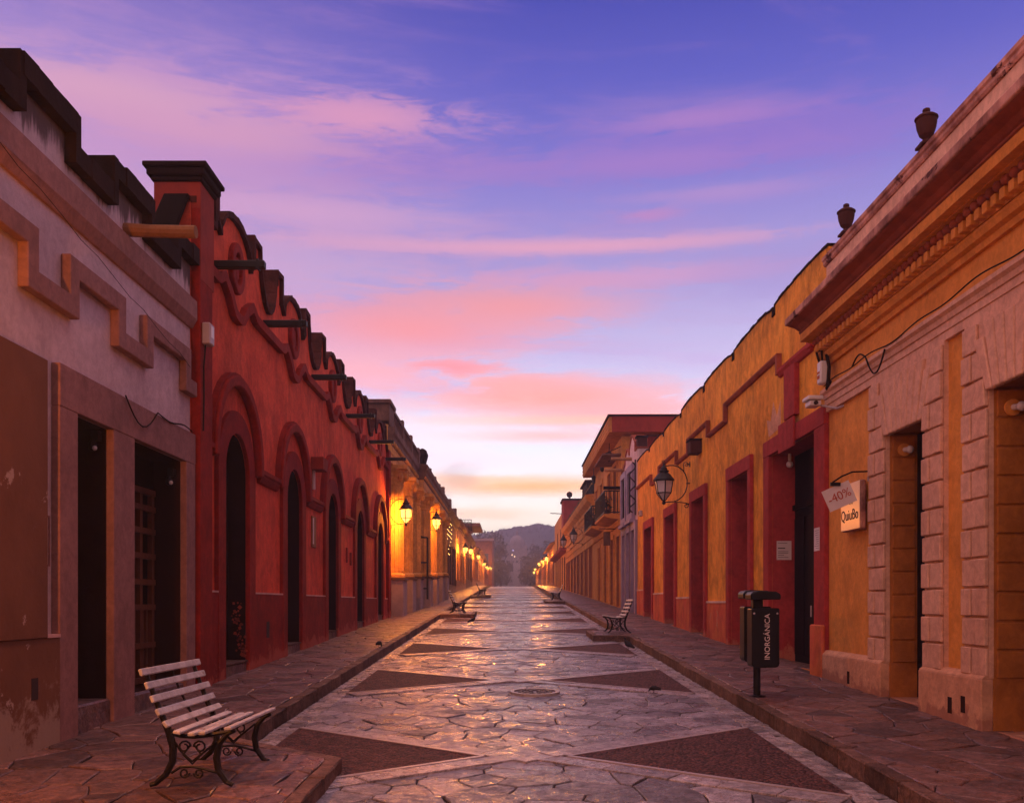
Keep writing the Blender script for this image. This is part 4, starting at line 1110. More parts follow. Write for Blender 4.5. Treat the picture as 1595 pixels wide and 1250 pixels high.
bl = thing('bulb_lamp', 'pale bulb lamp hanging inside the big red doorway', 'lamp', (5.2, 17.6, 4.35))
MB().tube([(5.25,17.5,4.6),(5.25,17.5,4.47)], .03, 8).build('holder', M['white'], bl); MB().ball((5.25,17.5,4.40), .065, 10).build('bulb', M['frost'], bl, smooth=True)
# wall boxes, camera, junction box
o = thing('wall_box', 'dark red wall box under the ochre house trim, above the lantern', 'box', RS.P(24.6, 5.9, 0))
RS.b(24.3, 24.75, 5.72, 6.06, .001, .30).build('case', M['terracotta'], o, bevel=.02)
RS.b(24.25, 24.80, 6.063, 6.09, .001, .33).build('hood', M['soot'], o)
o = thing('wall_box', 'tiny pale wall box on the far end of the ochre house', 'box', RS.P(35.4, 5.2, 0))
RS.b(35.2, 35.5, 5.1, 5.32, .001, .12).build('case', M['metal_grey'], o, bevel=.02); RS.b(35.25,35.45,5.16,5.28,.121,.13).build('cover', M['iron'], o)
o = thing('camera', 'white security camera at the corner of the big red door surround', 'security camera', RS.P(14.6, 4.9, .1))
RS.b(14.32, 14.62, 4.93, 4.99, .18, .42).build('hood', M['white'], o, bevel=.012)
RS.b(14.36, 14.60, 4.84, 4.925, .20, .38).build('camera_body', M['white'], o, bevel=.015)
MB().tube([RS.P(14.36,4.88,.29), RS.P(14.33,4.88,.29)], .032, 10).build('lens', M['ink'], o)
MB().tube([RS.P(14.45,4.86,.2), RS.P(14.1,4.74,.05), RS.P(13.95,4.75,.0)], .018, 6).build('arm', M['metal_grey'], o)
o = thing('junction_box', 'pale junction box with tangled black cables below the cornice end', 'box', RS.P(14.4, 5.5, .1))
RS.b(14.30, 14.46, 5.17, 5.52, .12, .24).build('case', M['white'], o, bevel=.02)
RS.b(14.33,14.43,5.25,5.30,.2405,.245).build('lettering_block', M['red_ink'], o); RS.b(14.33,14.43,5.33,5.36,.2405,.245).build('lettering_block', M['red_ink'], o)
MB().tube([RS.P(14.38,5.52,.18), RS.P(14.3,5.66,.22), RS.P(14.5,5.72,.24), RS.P(14.62,5.6,.16), RS.P(14.6,5.35,.05)], .018, 6).build('cable', M['cable'], o)
MB().tube([RS.P(14.3,5.6,.14), RS.P(14.22,5.4,.13), RS.P(14.2,5.2,.15), RS.P(14.28,5.08,.14), RS.P(14.1,5.15,.16)], .03, 6).build('cable', M['cable'], o)
dsh = thing('satellite_dish', 'dark round dish standing behind the ochre parapet', 'satellite dish', (5.6, 25.0, 7.3))
MB().lathe([(.02,-.06),(.2,-.03),(.27,.05),(.24,.06),(.02,-.03)], (0,0,0), 16).build('dish', M['soot'], dsh).location = (-.5,0,.32)
dsh.children[0].rotation_euler = (PI/2*.95, 0, .4)
MB().tube([(5.1,25.1,6.9),(5.1,25.1,7.5)], .03, 6).build('mast', M['iron'], dsh)

# --- hanging sign and price tag
sg = thing('sign', 'glossy amber shop sign box beside the rusticated door, with dark figure emblem', 'sign', RS.P(13.3, 3.2, .1))
RS.b(12.99, 13.74, 2.83, 3.52, .03, .115).build('box', M['cornice_lip'], sg, bevel=.02)
RS.b(13.0, 13.73, 2.84, 3.51, .1155, .125).build('face', M['sign'], sg, bevel=.006)
rotR = (PI/2, 0, -PI/2)
text('lettering', 'QuiuBo', .215, M['ink'], sg, RS.P(13.38, 3.05, .127), rotR, .002)
em = [[(0,.10),(.03,.16),(0,.20),(-.03,.16)], [(-.02,.02),(.02,.02),(.035,.09),(-.035,.09)], [(-.06,-.04),(-.03,-.05),(-.01,.02),(-.03,.02)], [(.06,-.04),(.03,-.05),(.01,.02),(.03,.02)], [(-.035,.085),(-.09,.13),(-.10,.11),(-.035,.06)], [(.035,.085),(.09,.13),(.10,.11),(.035,.06)]]
for e in em: RS.poly(MB(), [(13.32-x, 3.25+z) for x, z in e], .1252, .128).build('emblem', M['ink'], sg)
ptag = thing('price_tag', 'pale cardboard discount card clipped on a wire arm in front of the amber sign', 'price tag', (4.55, 12.75, 3.3))
cx_, cz_ = 4.46, 3.24
def cp(x, z, y): a = math.radians(24); return (cx_+x*math.cos(a)-z*math.sin(a), y, cz_+x*math.sin(a)+z*math.cos(a))
MB().prism([cp(-.20,-.15,12.62), cp(.20,-.15,12.62), cp(.20,.15,12.62), cp(-.20,.15,12.62)], (0,.006,0)).build('card', M['paper'], ptag)
o = text('lettering', '-40%', .165, M['red_ink'], ptag, cp(0,0,12.617), (PI/2, math.radians(-24), 0), .001)
MB().tube([RS.P(12.9,3.62,0), RS.P(12.88,3.61,.1), RS.P(12.84,3.60,.28), RS.P(12.78,3.53,.45), RS.P(12.70,3.44,.60)], .012, 6).build('wire_arm', M['cable'], ptag)
MB().tube([RS.P(12.9,3.70,.0), RS.P(12.9,3.70,.03), RS.P(12.9,3.48,.04)], .014, 6).build('hook', M['metal_grey'], ptag)
MB().box(4.34, 4.47, 12.60, 12.645, 3.375, 3.425).build('clip', M['iron'], ptag)

# --- lavender house
t = thing('townhouse', 'narrow pale lavender house with violet door posts and window frames', 'building', (5, 39, G(39)))
top = [(36.62,7.9),(37.2,7.9),(37.2,8.2)]+[(37.2+.22*k, 8.2+.42*math.sin(PI*k/8)) for k in range(1, 9)]+[(38.96,8.0)]+[(38.96+.18*k, 8.0+.3*math.sin(PI*k/8)) for k in range(1, 9)]+[(40.4,7.8),(41.7,7.6)]
ops = [dict(y0=a, y1=a+1.05, z0=G(a)+.15, z1=4.75) for a in (36.95, 38.45, 40.0)]+[dict(y0=a, y1=a+1.2, z0=5.45, z1=7.15) for a in (37.5, 39.6)]
wl, rv = RS.facade(36.62, 41.7, top, -1, ops, .45); wl.build('wall', M['lav'], t); rv.build('reveal', M['violet'], t)
RS.cope(MB(), top, .02, -.5, .05, .06, .04).build('coping', M['cornice_red'], t)
for o in ops[:3]:
    RS.b(o['y0'], o['y1'], o['z0'], o['z1'], -.4, -.3).build('door', M['violet'], t)
    opening_frame(t, RS, o['y0'], o['y1'], -.2, o['z1'], M['violet'], .34, .10)
for o in ops[3:]:
    w_ = RS.b(o['y0'], o['y1'], o['z0'], o['z1'], -.3, -.25).build('window', M['glass_dark'], t)
    RS.sweep(MB(), [(o['y0']-.13,o['z0']-.13),(o['y0']-.13,o['z1']+.13),(o['y1']+.13,o['z1']+.13),(o['y1']+.13,o['z0']-.13)], .13, 0, .16, True).build('frame', M['violet'], w_)
    RS.b(o['y0']-.3, o['y1']+.3, o['z0']-.40, o['z0']-.262, 0, .25).build('sill', M['violet'], w_)
    for k in range(5): MB().tube([RS.P(o['y0']+.12+k*.24,o['z0'],.08), RS.P(o['y0']+.12+k*.24,o['z1'],.08)], .018, 4).build('bar', M['iron'], w_)
rear(t, RS, 36.62, 41.7, 7.3, M['lav'])
RS.b(36.7, 37.15, 7.9, 8.35, -.4, -.02).build('chimney', M['terracotta'], t, bevel=.02); RS.b(36.66, 37.19, 8.353, 8.42, -.44, .03).build('chimney_cap', M['soot'], t)
sc_ = thing('iron_scroll', 'tall wrought iron scroll ornament fixed to the lavender wall', 'ironwork', RS.P(36.9, 6.4, 0))
for k, (a, b) in enumerate(((5.4,6.0),(6.0,6.7),(6.7,7.4))):
    MB().tube([RS.P(36.9, a+(b-a)*i/12, .16+.12*math.sin(2*PI*i/12)) for i in range(13)], .03, 5).build('scroll', M['iron'], sc_)
MB().tube([RS.P(36.9,5.3,.05), RS.P(36.9,7.5,.05)], .03, 5).build('bar', M['iron'], sc_)
for k, (y_, z_) in enumerate(((38.4,7.75),(40.9,7.65),(41.5,6.95))):
    s = MB().tube([RS.P(y_,z_,-.1), RS.P(y_,z_,.85)], .075, 8).build('log_spout', M['log'] if k < 2 else M['black_wood'])
    tag(s, ['nearest wooden spout jutting from the lavender parapet', 'wooden spout from the lavender parapet beside the tall balcony house', 'lower dark spout jutting between lavender house and balcony house'][k], 'spout', 'wooden spouts of the lavender house')

# --- tall house with overhanging roof and balconies
t = thing('townhouse', 'tall two-storey house with wide overhanging roof, balconies and red side wall', 'building', (5, 48, G(48)))
bal = t
ops = [dict(y0=a, y1=a+1.4, z0=G(a)+.2, z1=4.9) for a in (42.3, 44.9, 48.0, 51.4)]+[dict(y0=a, y1=a+1.3, z0=6.0, z1=8.3) for a in (43.6, 46.2, 50.3, 53.2)]
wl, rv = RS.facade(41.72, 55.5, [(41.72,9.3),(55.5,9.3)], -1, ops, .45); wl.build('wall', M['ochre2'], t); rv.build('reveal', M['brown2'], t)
mb = MB(); RS.box(mb, 41.75, 55.4, 0, 9.29, -9, -.46); mb.build('side_wall', M['rust_red'], t)
MB().box(4.36, 12, 41.0, 56.0, 9.35, 10.02).build('roof', M['ochre2'], t)
MB().box(4.47, 12.2, 40.93, 41.0, 9.34, 10.02).build('side_fascia', M['rust_red'], t)
MB().box(4.28, 12.3, 40.85, 56.1, 10.022, 10.10).build('roof_edge', M['soot'], t)
for k in range(3): RS.prof(MB(), [(.64,9.45+k*.2),(.67,9.45+k*.2),(.67,9.56+k*.2),(.64,9.58+k*.2)], 41.0, 56.0).build('eave_moulding', M['ochre2'], t)
k = 0
for o in ops:
    w_ = RS.b(o['y0']+.01, o['y1']-.01, o['z0'], o['z1']-.01, -.35, -.28).build('door' if o['z0'] < 5 else 'window', M['black_wood'] if o['z0'] < 5 else M['glass_dark'], t)
    opening_frame(t, RS, o['y0'], o['y1'], o['z0'], o['z1'], M['ochre2'], .2, .06)
    if o['z0'] > 5:
        for q in (0, 1): RS.b(o['y0']+.04+q*.64, o['y0']+.62+q*.64, o['z0']+.05, o['z1']-.05, -.28, -.24).build('shutter', M['old_wood'], w_)
RS.prof(MB(), [(0,5.35),(.08,5.35),(.12,5.5),(.12,5.6),(0,5.62)], 41.74, 55.5).build('string_course', M['ochre2'], t)
def balcony(y0, y1, lab):
    RS.prof(MB(), [(0,5.66),(.4,5.70),(.72,5.80),(.72,5.90),(0,5.91)], y0, y1).build('balcony_slab', M['ochre2'], t)
    r = MB(); 
    r.tube([RS.P(y0,6.95,0), RS.P(y0,6.95,.68), RS.P(y1,6.95,.68), RS.P(y1,6.95,0)], .035, 5)
    rl_ = r.build('balcony_railing', M['iron'], t)
    MB().tube([RS.P(y0,5.98,0), RS.P(y0,5.98,.68), RS.P(y1,5.98,.68), RS.P(y1,5.98,0)], .03, 5).build('rail', M['iron'], rl_)
    n_ = int((y1-y0)/.22)
    for k in range(n_+1): MB().tube([RS.P(y0+(y1-y0)*k/n_,5.92,.68), RS.P(y0+(y1-y0)*k/n_,6.94,.68)], .02, 4).build('bar', M['iron'], rl_)
    for k in range(4):
        for y_ in (y0, y1): MB().tube([RS.P(y_,5.92,.1+.17*k), RS.P(y_,6.94,.1+.17*k)], .02, 4).build('bar', M['iron'], rl_)
balcony(42.6, 47.2, ''); balcony(49.2, 54.2, '')
def plant(c, h, lab, grp='potted plants on the balconies'):
    p = thing('potted_plant', lab, 'plant', c, grp)
    MB().lathe([(.12,0),(.18,.28),(.2,.3),(.16,.3),(.02,.26)], c, 10).build('pot', M['terracotta'], p)
    lf = MB()
    for k in range(70):
        a = R.uniform(0, 2*PI); r_ = R.uniform(.02,.30); z_ = R.uniform(.3, h); s_ = R.uniform(.05,.1)
        q = Vector((c[0]+r_*math.cos(a), c[1]+r_*math.sin(a), c[2]+z_)); u = Vector((R.gauss(0,1),R.gauss(0,1),R.gauss(0,1))).normalized(); v = u.orthogonal().normalized()
        lf.add([q-u*s_, q+v*s_*.5, q+u*s_, q-v*s_*.5], [(0,1,2,3)])
    lf.build('foliage', M['stem'], p)
plant((4.5,44.0,5.91), 1.0, 'bushy potted plant in the middle of the nearer balcony'); plant((4.5,46.7,5.91), 1.2, 'tall potted plant at the far corner of the nearer balcony')
plant((4.5,49.7,5.91), 1.1, 'potted plant at the near corner of the farther balcony'); plant((4.5,51.6,5.91), .9, 'low potted plant in the middle of the farther balcony')
for y_, zz_, lab in ((43.8,8.62,'nearest small lantern hanging under the wide roof overhang'), (47.2,8.62,'middle small lantern under the wide roof overhang'), (52,8.62,'farthest small lantern under the wide roof overhang')):
    s = thing('eave_lantern', lab, 'lantern', RS.P(y_, zz_, .35), 'small lanterns under the roof overhang')
    MB().tube([RS.P(y_,9.34,.35), RS.P(y_,8.95,.35)], .02, 4).build('chain', M['iron'], s)
    MB().lathe([(.02,.36),(.16,.22),(.12,.2),(.09,-.1),(.03,-.16)], RS.P(y_,zz_,.35), 6).build('lantern_body', M['iron'], s)
aw = thing('awning', 'thin dark awning slab jutting from the tall house above its balcony', 'awning', RS.P(42.4, 8.2, 0))
RS.b(42.0, 45.8, 8.5, 8.57, 0, .85).build('slab', M['neo_dark'], aw); MB().tube([RS.P(42.1,8.9,0), RS.P(42.1,8.58,.7)], .02, 4).build('tie', M['iron'], aw)
hs = thing('sign', 'small dark board sign hanging edge-on above the shop doors of the balcony house', 'sign', RS.P(42.8, 4.6, 0))
RS.b(44.2, 44.26, 4.55, 5.2, .25, .58).build('board', M['neo_dark'], hs); MB().tube([RS.P(44.24,5.35,0), RS.P(44.24,5.35,.8)], .025, 5).build('arm', M['iron'], hs)

# --- long house with gridded masonry and railed terrace
t = thing('townhouse', 'long golden house with gridded masonry wall and planted roof terrace', 'building', (5, 68, G(68)))
ops = [dict(y0=a, y1=a+1.5, z0=G(a)+.2, z1=G(a)+3.4) for a in (57, 60.5, 64, 67.5, 71, 74.5, 78, 81)]
wl, rv = RS.facade(55.52, 83, [(55.52,8.35),(83,8.35)], -1, ops, .45); wl.build('wall', M['ochre2'], t); rv.build('reveal', M['brown2'], t)
for o in ops:
    RS.b(o['y0']+.01, o['y1']-.01, o['z0'], o['z1']-.01, -.35, -.3).build('door', M['old_wood'], t); opening_frame(t, RS, o['y0'], o['y1'], o['z0'], o['z1'], M['brown2'], .2, .06)
yy = 55.6; r_ = 0
blk = MB()
while yy < 82.5:
    for k in range(5):
        z0 = 5.0+k*.46+.35; 
        if z0 < 7.3: RS.box(blk, yy, yy+.92, z0, z0+.40, 0, .07)
    yy += 1.0
for i in range(0, len(blk.v), 8):
    m_ = MB().add(blk.v[i:i+8], [(0,3,2,1),(4,5,6,7),(0,1,5,4),(1,2,6,5),(2,3,7,6),(3,0,4,7)]); m_.build('stone', M['ochre2'], t)
RS.prof(MB(), [(0,7.45),(.12,7.5),(.15,7.75),(.42,7.95),(.50,8.15),(.52,8.3),(0,8.345)], 55.52, 83).build('cornice', M['ochre2'], t)
RS.b(55.52, 83, 8.353, 8.47, -.45, .08).build('coping', M['soot'], t)
rear(t, RS, 55.52, 83, 8.2, M['ochre2'])
MB().tube([RS.P(55.7,9.3,-.1), RS.P(82.8,9.3,-.1)], .04, 4).build('terrace_rail', M['iron'], t)
for k in range(28): MB().tube([RS.P(55.7+k,8.47,-.1), RS.P(55.7+k,9.3,-.1)], .03, 4).build('rail_post', M['iron'], t)
for k in range(5): plant((5.25, 60+k*4.7, 8.47), .9+.2*(k % 2), ['nearest','second','third','fourth','farthest'][k]+' potted plant along the railed roof terrace, counting from the balcony house', 'potted plants on the roof terrace')
o = thing('roof_shed', 'dark flat-topped shed on the roof terrace beside the tall house', 'shed', (5.7, 64, 8.4))
MB().box(5.1, 6.6, 62, 66, 8.45, 9.9).build('wall', M['soot'], o); MB().box(4.95, 6.8, 61.8, 66.2, 9.9, 10.02).build('roof', M['soot'], o)
# --- farther houses
t = thing('townhouse', 'red upper-storey house with ball finial beyond the roof terrace', 'building', (5, 94, G(94)))
wl, rv = RS.facade(83.02, 105, [(83.02,10.6),(105,10.6)], -1, [dict(y0=a, y1=a+1.5, z0=G(a)+.2, z1=G(a)+3.2) for a in (85, 89, 93, 97, 101)]+[dict(y0=a, y1=a+1.3, z0=7.4, z1=9.2) for a in (86, 92, 98)], .4)
wl.build('wall', M['ochre2'], t); rv.build('reveal', M['reveal'], t)
for a in (85, 89, 93, 97, 101): RS.b(a, a+1.5, G(a)+.2, G(a)+3.2, -.35, -.3).build('door', M['old_wood'], t)
for a in (86, 92, 98):
    w_ = RS.b(a, a+1.3, 7.4, 9.2, -.3, -.25).build('window', M['glass_dark'], t); RS.b(a-.2, a+1.5, 7.2, 7.38, 0, .15).build('sill', M['rust_red'], w_)
MB().box(4.72, 7.0, 82.9, 86, 8.5, 11.0).build('side_wall', M['rust_red'], t); MB().box(4.6, 7.2, 82.7, 86.2, 11.0, 11.15).build('roof_edge', M['soot'], t)
rear(t, RS, 83.02, 105, 10.5, M['rust_red'])
RS.prof(MB(), [(0,6.4),(.5,6.6),(.55,6.8),(0,6.82)], 83.02, 105).build('string_course', M['rust_red'], t)
MB().lathe([(.08,0),(.05,.12),(.22,.25),(.27,.45),(.2,.62),(.02,.70)], (5.3,83.5,11.15), 10).build('ball_finial', M['soot'], t)
MB().tube([(4.75,84,9.9),(3.6,84,9.95)], .035, 4).build('spout', M['iron'], t)
def tiled(S, y0, y1, ze, lab, m):
    t = thing('townhouse', lab, 'building', (S.sg*S.W, (y0+y1)/2, G((y0+y1)/2)))
    ds = []; y_ = y0+1.5
    while y_ < y1-2: ds.append(y_); y_ += 4
    wl, rv = S.facade(y0, y1, [(y0,ze),(y1,ze)], 1, [dict(y0=a, y1=a+1.6, z0=G(a)+.2, z1=G(a)+3.1) for a in ds], .4)
    wl.build('wall', m, t); rv.build('reveal', M['reveal'], t)
    for a in ds: S.b(a, a+1.6, G(a)+.2, G(a)+3.1, -.35, -.3).build('door', M['old_wood'], t); opening_frame(t, S, a, a+1.6, G(a)+.2, G(a)+3.1, M['brown_dado'], .2, .06)
    S.prof(MB(), [(.55,ze-.05),(.55,ze+.05),(-4,ze+2.1),(-8,ze),(-4,ze+1.95)], y0, y1).build('roof', M['tile'], t)
    MB().box(*( (S.W+.45, S.W+8, y0+.02, y1-.02, 1, ze) if S.sg > 0 else (-S.W-8, -S.W-.45, y0+.02, y1-.02, 1, ze))).build('rear_wall', m, t)
tiled(RS, 105.02, 128, 8.6, 'golden lamplit house with sloping tiled roof on the right', M['ochre2'])
tiled(RS, 128.02, 150, 8.0, 'smaller lamplit house with tiled roof beyond the golden tiled house', M['neo'])
tiled(RS, 150.02, 185, 7.9, 'last small tiled house at the far right end of the street', M['brown2'])

# ------------------------------------------------------------------ lanterns
LAMP = {}; LAMP_W = 2700
def lantern_parts(root, lit, reach=.73, detail=True):
    """local frame: lantern axis at the origin, wall at x = +reach"""
    seg = 6
    gm = M['lit'] if lit else M['frost']
    def rim(r, z): return [(r*math.cos(2*PI*k/seg+PI/6), r*math.sin(2*PI*k/seg+PI/6), z) for k in range(seg)]
    top, mid, low = rim(.262, .17), rim(.205, -.17), rim(.04, -.38)
    L = lambda mb, n, m, **k: mb.build(n, m, root, **k)
    cage = MB()
    for k in range(seg):
        cage.tube([top[k], mid[k]], .019, 4); cage.tube([mid[k], low[k]], .017, 4)
    cage.tube(mid, .016, 4, True); cage.tube(top, .016, 4, True)
    c = L(cage, 'frame', M['iron'])
    if detail:
        for a, b in ((top, mid), (mid, low)):
            for k in range(seg):
                k2 = (k+1) % seg; q = [Vector(a[k]), Vector(a[k2]), Vector(b[k2]), Vector(b[k])]
                ctr = sum(q, Vector())/4; inw = -Vector((ctr.x, ctr.y, 0)).normalized()*.008
                q = [ctr+(p-ctr)*.97 for p in q]
                MB().prism(q, inw).build('pane', gm, root)
    else:
        MB().lathe([(.04,-.38),(.2,-.17),(.255,.165)], (0,0,0), 6, PI/6).build('glass', gm, root)
    L(MB().lathe([(.275,.17),(.30,.175),(.30,.20),(.25,.26),(.19,.34),(.125,.39),(.12,.42),(.145,.425),(.145,.45),(.10,.47),(.085,.53),(.06,.55),(.035,.60),(.02,.66)], (0,0,0), 12), 'roof', M['iron'])
    L(MB().lathe([(.0,-.50),(.05,-.47),(.055,-.43),(.03,-.40),(.045,-.385),(.045,-.36)], (0,0,0), 8), 'bottom_knob', M['iron'])
    if lit:
        ld = LAMP.setdefault('d', bpy.data.lights.new('lamp_bulb', 'POINT')); ld.energy = LAMP_W; ld.color = (1., .32, .04); ld.shadow_soft_size = .07
        lo = bpy.data.objects.new('lamp_bulb', ld); COL.objects.link(lo); lo.parent = root; lo.location = (0, 0, -.03)
    arc = [(.02,0,.57),(.15,0,.60),(.27,0,.60),(.40,0,.56),(.52,0,.47),(.60,0,.35),(.645,0,.20),(.645,0,.02),(.60,0,-.14),(.52,0,-.26),(.40,0,-.36),(.27,0,-.41),(.03,0,-.42)]
    br = L(MB().tube(arc, .017, 6), 'bracket', M['iron'])
    if detail:
        spi = lambda cx, cz, r0, a0, turns, sg: [(cx+r0*(1-.75*t/16)*math.cos(a0+sg*turns*2*PI*t/16), 0, cz+r0*(1-.75*t/16)*math.sin(a0+sg*turns*2*PI*t/16)) for t in range(17)]
        MB().tube([(.56,0,.42)]+spi(.62,.62,.085,PI*1.2,1.2,-1), .011, 5).build('scroll', M['iron'], br)
        MB().tube([(.30,0,-.42),(.50,0,-.43)]+spi(.62,-.52,.075,PI*.6,1.3,-1), .013, 5).build('scroll', M['iron'], br)
        MB().tube([(.05,0,.60)]+spi(-.02,.70,.05,-.3,1.1,1), .010, 5).build('scroll', M['iron'], br)
    for z_ in (.63, .10, -.47): MB().tube([(.62,0,z_),(reach,0,z_)], .016, 5).build('stay', M['iron'], br)
    for z_ in (.63, -.47): MB().box(reach-.02, reach+.01, -.03, .03, z_-.07, z_+.07).build('wall_plate', M['iron'], br)
PROTO = {}
def lantern(side, loc, lit, label, group, reach=.73, detail=True):
    key = (lit, detail)
    if key not in PROTO:
        root = thing('wall_lantern', label, 'lantern', (0,0,0), group); lantern_parts(root, lit, .73, detail); PROTO[key] = root
    else: root = dup(PROTO[key])
    root.location = loc; root['label'] = label; root['group'] = group
    if lit: root.scale = (.9, .9, .9); root.location.x += side*.07
    root.rotation_euler = (0, 0, 0 if side > 0 else PI)
    return root
GL, GU = 'lit lanterns along the left walls', 'unlit lanterns on the right walls'
wl_ = 4.45-.73
lantern(-1, (-wl_-.02, 4.5, 3.7), True, 'lit lantern on the mauve wall outside the left edge of the view', GL)
lantern(-1, (-wl_-.02, 34.0, 5.06), True, 'largest lit lantern, beside the red house drain spout and ochre columns', GL)
lantern(-1, (-3.60, 46.2, 5.80), True, 'second lit lantern from the red house, below the dark column cornice', GL)
lit_l = [(78.8,6.37),(90,6.87),(111,7.4),(136,7.6),(151,7.7),(184,8.8)]
lab_l = ['third lit lantern on the left, in front of the low ochre house', 'fourth lit lantern on the left, close beside the third', 'fifth lit lantern on the left, below the roof slab',
         'sixth lit lantern on the left, well down the street', 'seventh lit lantern on the left, lowest of the row', 'farthest lit lantern on the left, by the street end']
for (y_, z_), lb in zip(lit_l, lab_l): lantern(-1, (-wl_-.02, y_, z_), True, lb, GL, detail=False)
wr_ = 5.0-.73
lantern(1, (wr_, 25.9, 5.03), False, 'large unlit lantern on the ochre house, on a ring bracket', GU)
lantern(1, (wr_, 63, 6.3), False, 'unlit lantern on the long gridded house, nearer of two', GU)
lantern(1, (wr_, 75, 6.72), False, 'unlit lantern farther along the gridded house, smaller of two', GU)
lit_r = [(112,7.2),(126,7.5),(141,7.8),(165,7.9),(172,7.6)]
lab_r = ['nearest lit lantern on the right, under the tiled eave', 'second lit lantern on the right under the tiled eave', 'third lit lantern on the right, past the golden tiled house', 'fourth lit lantern on the right, far along', 'farthest and lowest lit lantern on the right']
for (y_, z_), lb in zip(lit_r, lab_r): lantern(1, (wr_, y_, z_), True, lb, 'lit lanterns along the right walls', detail=False)
# fairy lights hanging on the brown house
fl = thing('fairy_lights', 'strings of golden fairy lights hanging on the brown house', 'lights', LS.P(66, 7, .2))
for s_ in range(5):
    y_ = 63.5+s_*1.1; L = [1.6,2.6,2.9,2.2,1.5][s_]
    wire = MB().tube([LS.P(y_,7.6,.15), LS.P(y_,7.6-L,.15)], .006, 4).build('wire', M['cable'], fl)
    for k in range(int(L/.32)):
        if R.random() < .75: MB().ball(LS.P(y_+R.uniform(-.1,.1), 7.5-k*.32, .16), .022, 5).build('bulb', M['bead'], wire)

# ------------------------------------------------------------------ benches
def bench_parts(root):
    """local frame: bench runs along y from 0 to 1.32, back at x=0, faces +x"""
    Y_ = (.13, 1.19)
    seat = [(.06,.43),(.15,.405),(.25,.40),(.35,.41),(.46,.43),(.55,.445)]
    back = [(.06,.43),(.0,.52),(-.045,.64),(-.085,.76),(-.125,.88)]
    for y_ in Y_:
        MB().tube([(-.135,y_,.90),(-.10,y_,.80),(-.05,y_,.66),(.0,y_,.54),(.05,y_,.42),(.085,y_,.30),(.08,y_,.19),(.03,y_,.09),(-.05,y_,.02),(-.09,y_,.012)], .02, 6, rr=[.016,.018,.02,.022,.028,.03,.028,.025,.022,.02]).build('leg', M['iron'], root)
        MB().tube([(.56,y_,.425),(.50,y_,.40),(.44,y_,.33),(.415,y_,.22),(.43,y_,.12),(.49,y_,.035),(.54,y_,.012)], .022, 6, rr=[.016,.02,.026,.028,.026,.022,.02]).build('leg', M['iron'], root)
        MB().tube([(a,y_,b-.022) for a, b in seat], .018, 6).build('seat_rail', M['iron'], root)
        sc = MB()
        def curl(cx, cz, r, a0, sg, tr=1.25): sc.tube([(cx+r*(1-.6*t/12)*math.cos(a0+sg*tr*2*PI*t/12), y_, cz+r*(1-.6*t/12)*math.sin(a0+sg*tr*2*PI*t/12)) for t in range(13)], .008, 5)
        curl(.17,.30,.05,0,1); curl(.29,.30,.05,PI,-1); curl(.17,.10,.04,0,-1); curl(.28,.10,.04,PI,1)
        sc.tube([(.09,y_,.35),(.15,y_,.26),(.23,y_,.19),(.32,y_,.26),(.42,y_,.34)], .009, 5)
        sc.tube([(.22,y_,.32),(.16,y_,.24),(.23,y_,.17),(.30,y_,.24),(.24,y_,.32)], .009, 5)
        sc.tube([(.07,y_,.10),(.14,y_,.145),(.23,y_,.15),(.33,y_,.13),(.43,y_,.10)], .010, 5)
        sc.build('scrollwork', M['iron'], root)
    # slats
    def slat(x, z, ang, w_=.056, th=.026):
        m_ = MB().box(-w_/2, w_/2, 0, 1.32, -th/2, th/2)
        ca, sa = math.cos(ang), math.sin(ang)
        m_.v = [(x+a*ca-c*sa, b, z+a*sa+c*ca) for a, b, c in m_.v]; return m_.build('slat', M['slat'], root, bevel=.006)
    for (x, z, a) in ((-.115,.875,1.9),(-.072,.775,1.95),(-.03,.675,1.98),(.012,.575,2.05),(.068,.485,2.25)): slat(x, z, a)
    for (x, z, a) in ((.155,.425,-.2),(.265,.412,0.02),(.345,.420,.10),(.54,.455,.14)): slat(x, z, a)
    MB().tube([(-.13,.66,.88),(-.06,.66,.70),(.03,.66,.52),(.10,.66,.425),(.25,.66,.392),(.42,.66,.405)], .010, 5).build('middle_strap', M['iron'], root)
bproto = None
def bench(loc, rz, label):
    global bproto
    if bproto is None:
        bproto = thing('bench', label, 'bench', (0,0,0), 'iron benches with white slats'); bench_parts(bproto); b = bproto
    else: b = dup(bproto)
    b.location = loc; b.rotation_euler = (SLOPE*.0, 0, rz); b['label'] = label; return b
top = lambda y: G(y)+KERB
bench((-2.66, 6.98, top(7.3)+.008), 0, 'nearest bench, white slats on scrolled black iron, by the carved doorway')
bench((-2.32, 36.6, top(37.2)), 0, 'bench in the left bay before the ochre columns')
bench((-2.20, 63.6, top(64.2)), 0, 'far lamplit bench in the second left bay')
bench((3.13, 26.0, top(25.3)), PI, 'bench on the right pavement bay, facing the road')
bench((2.9, 54.6, top(54)), PI, 'far bench in the second right bay, facing the road')

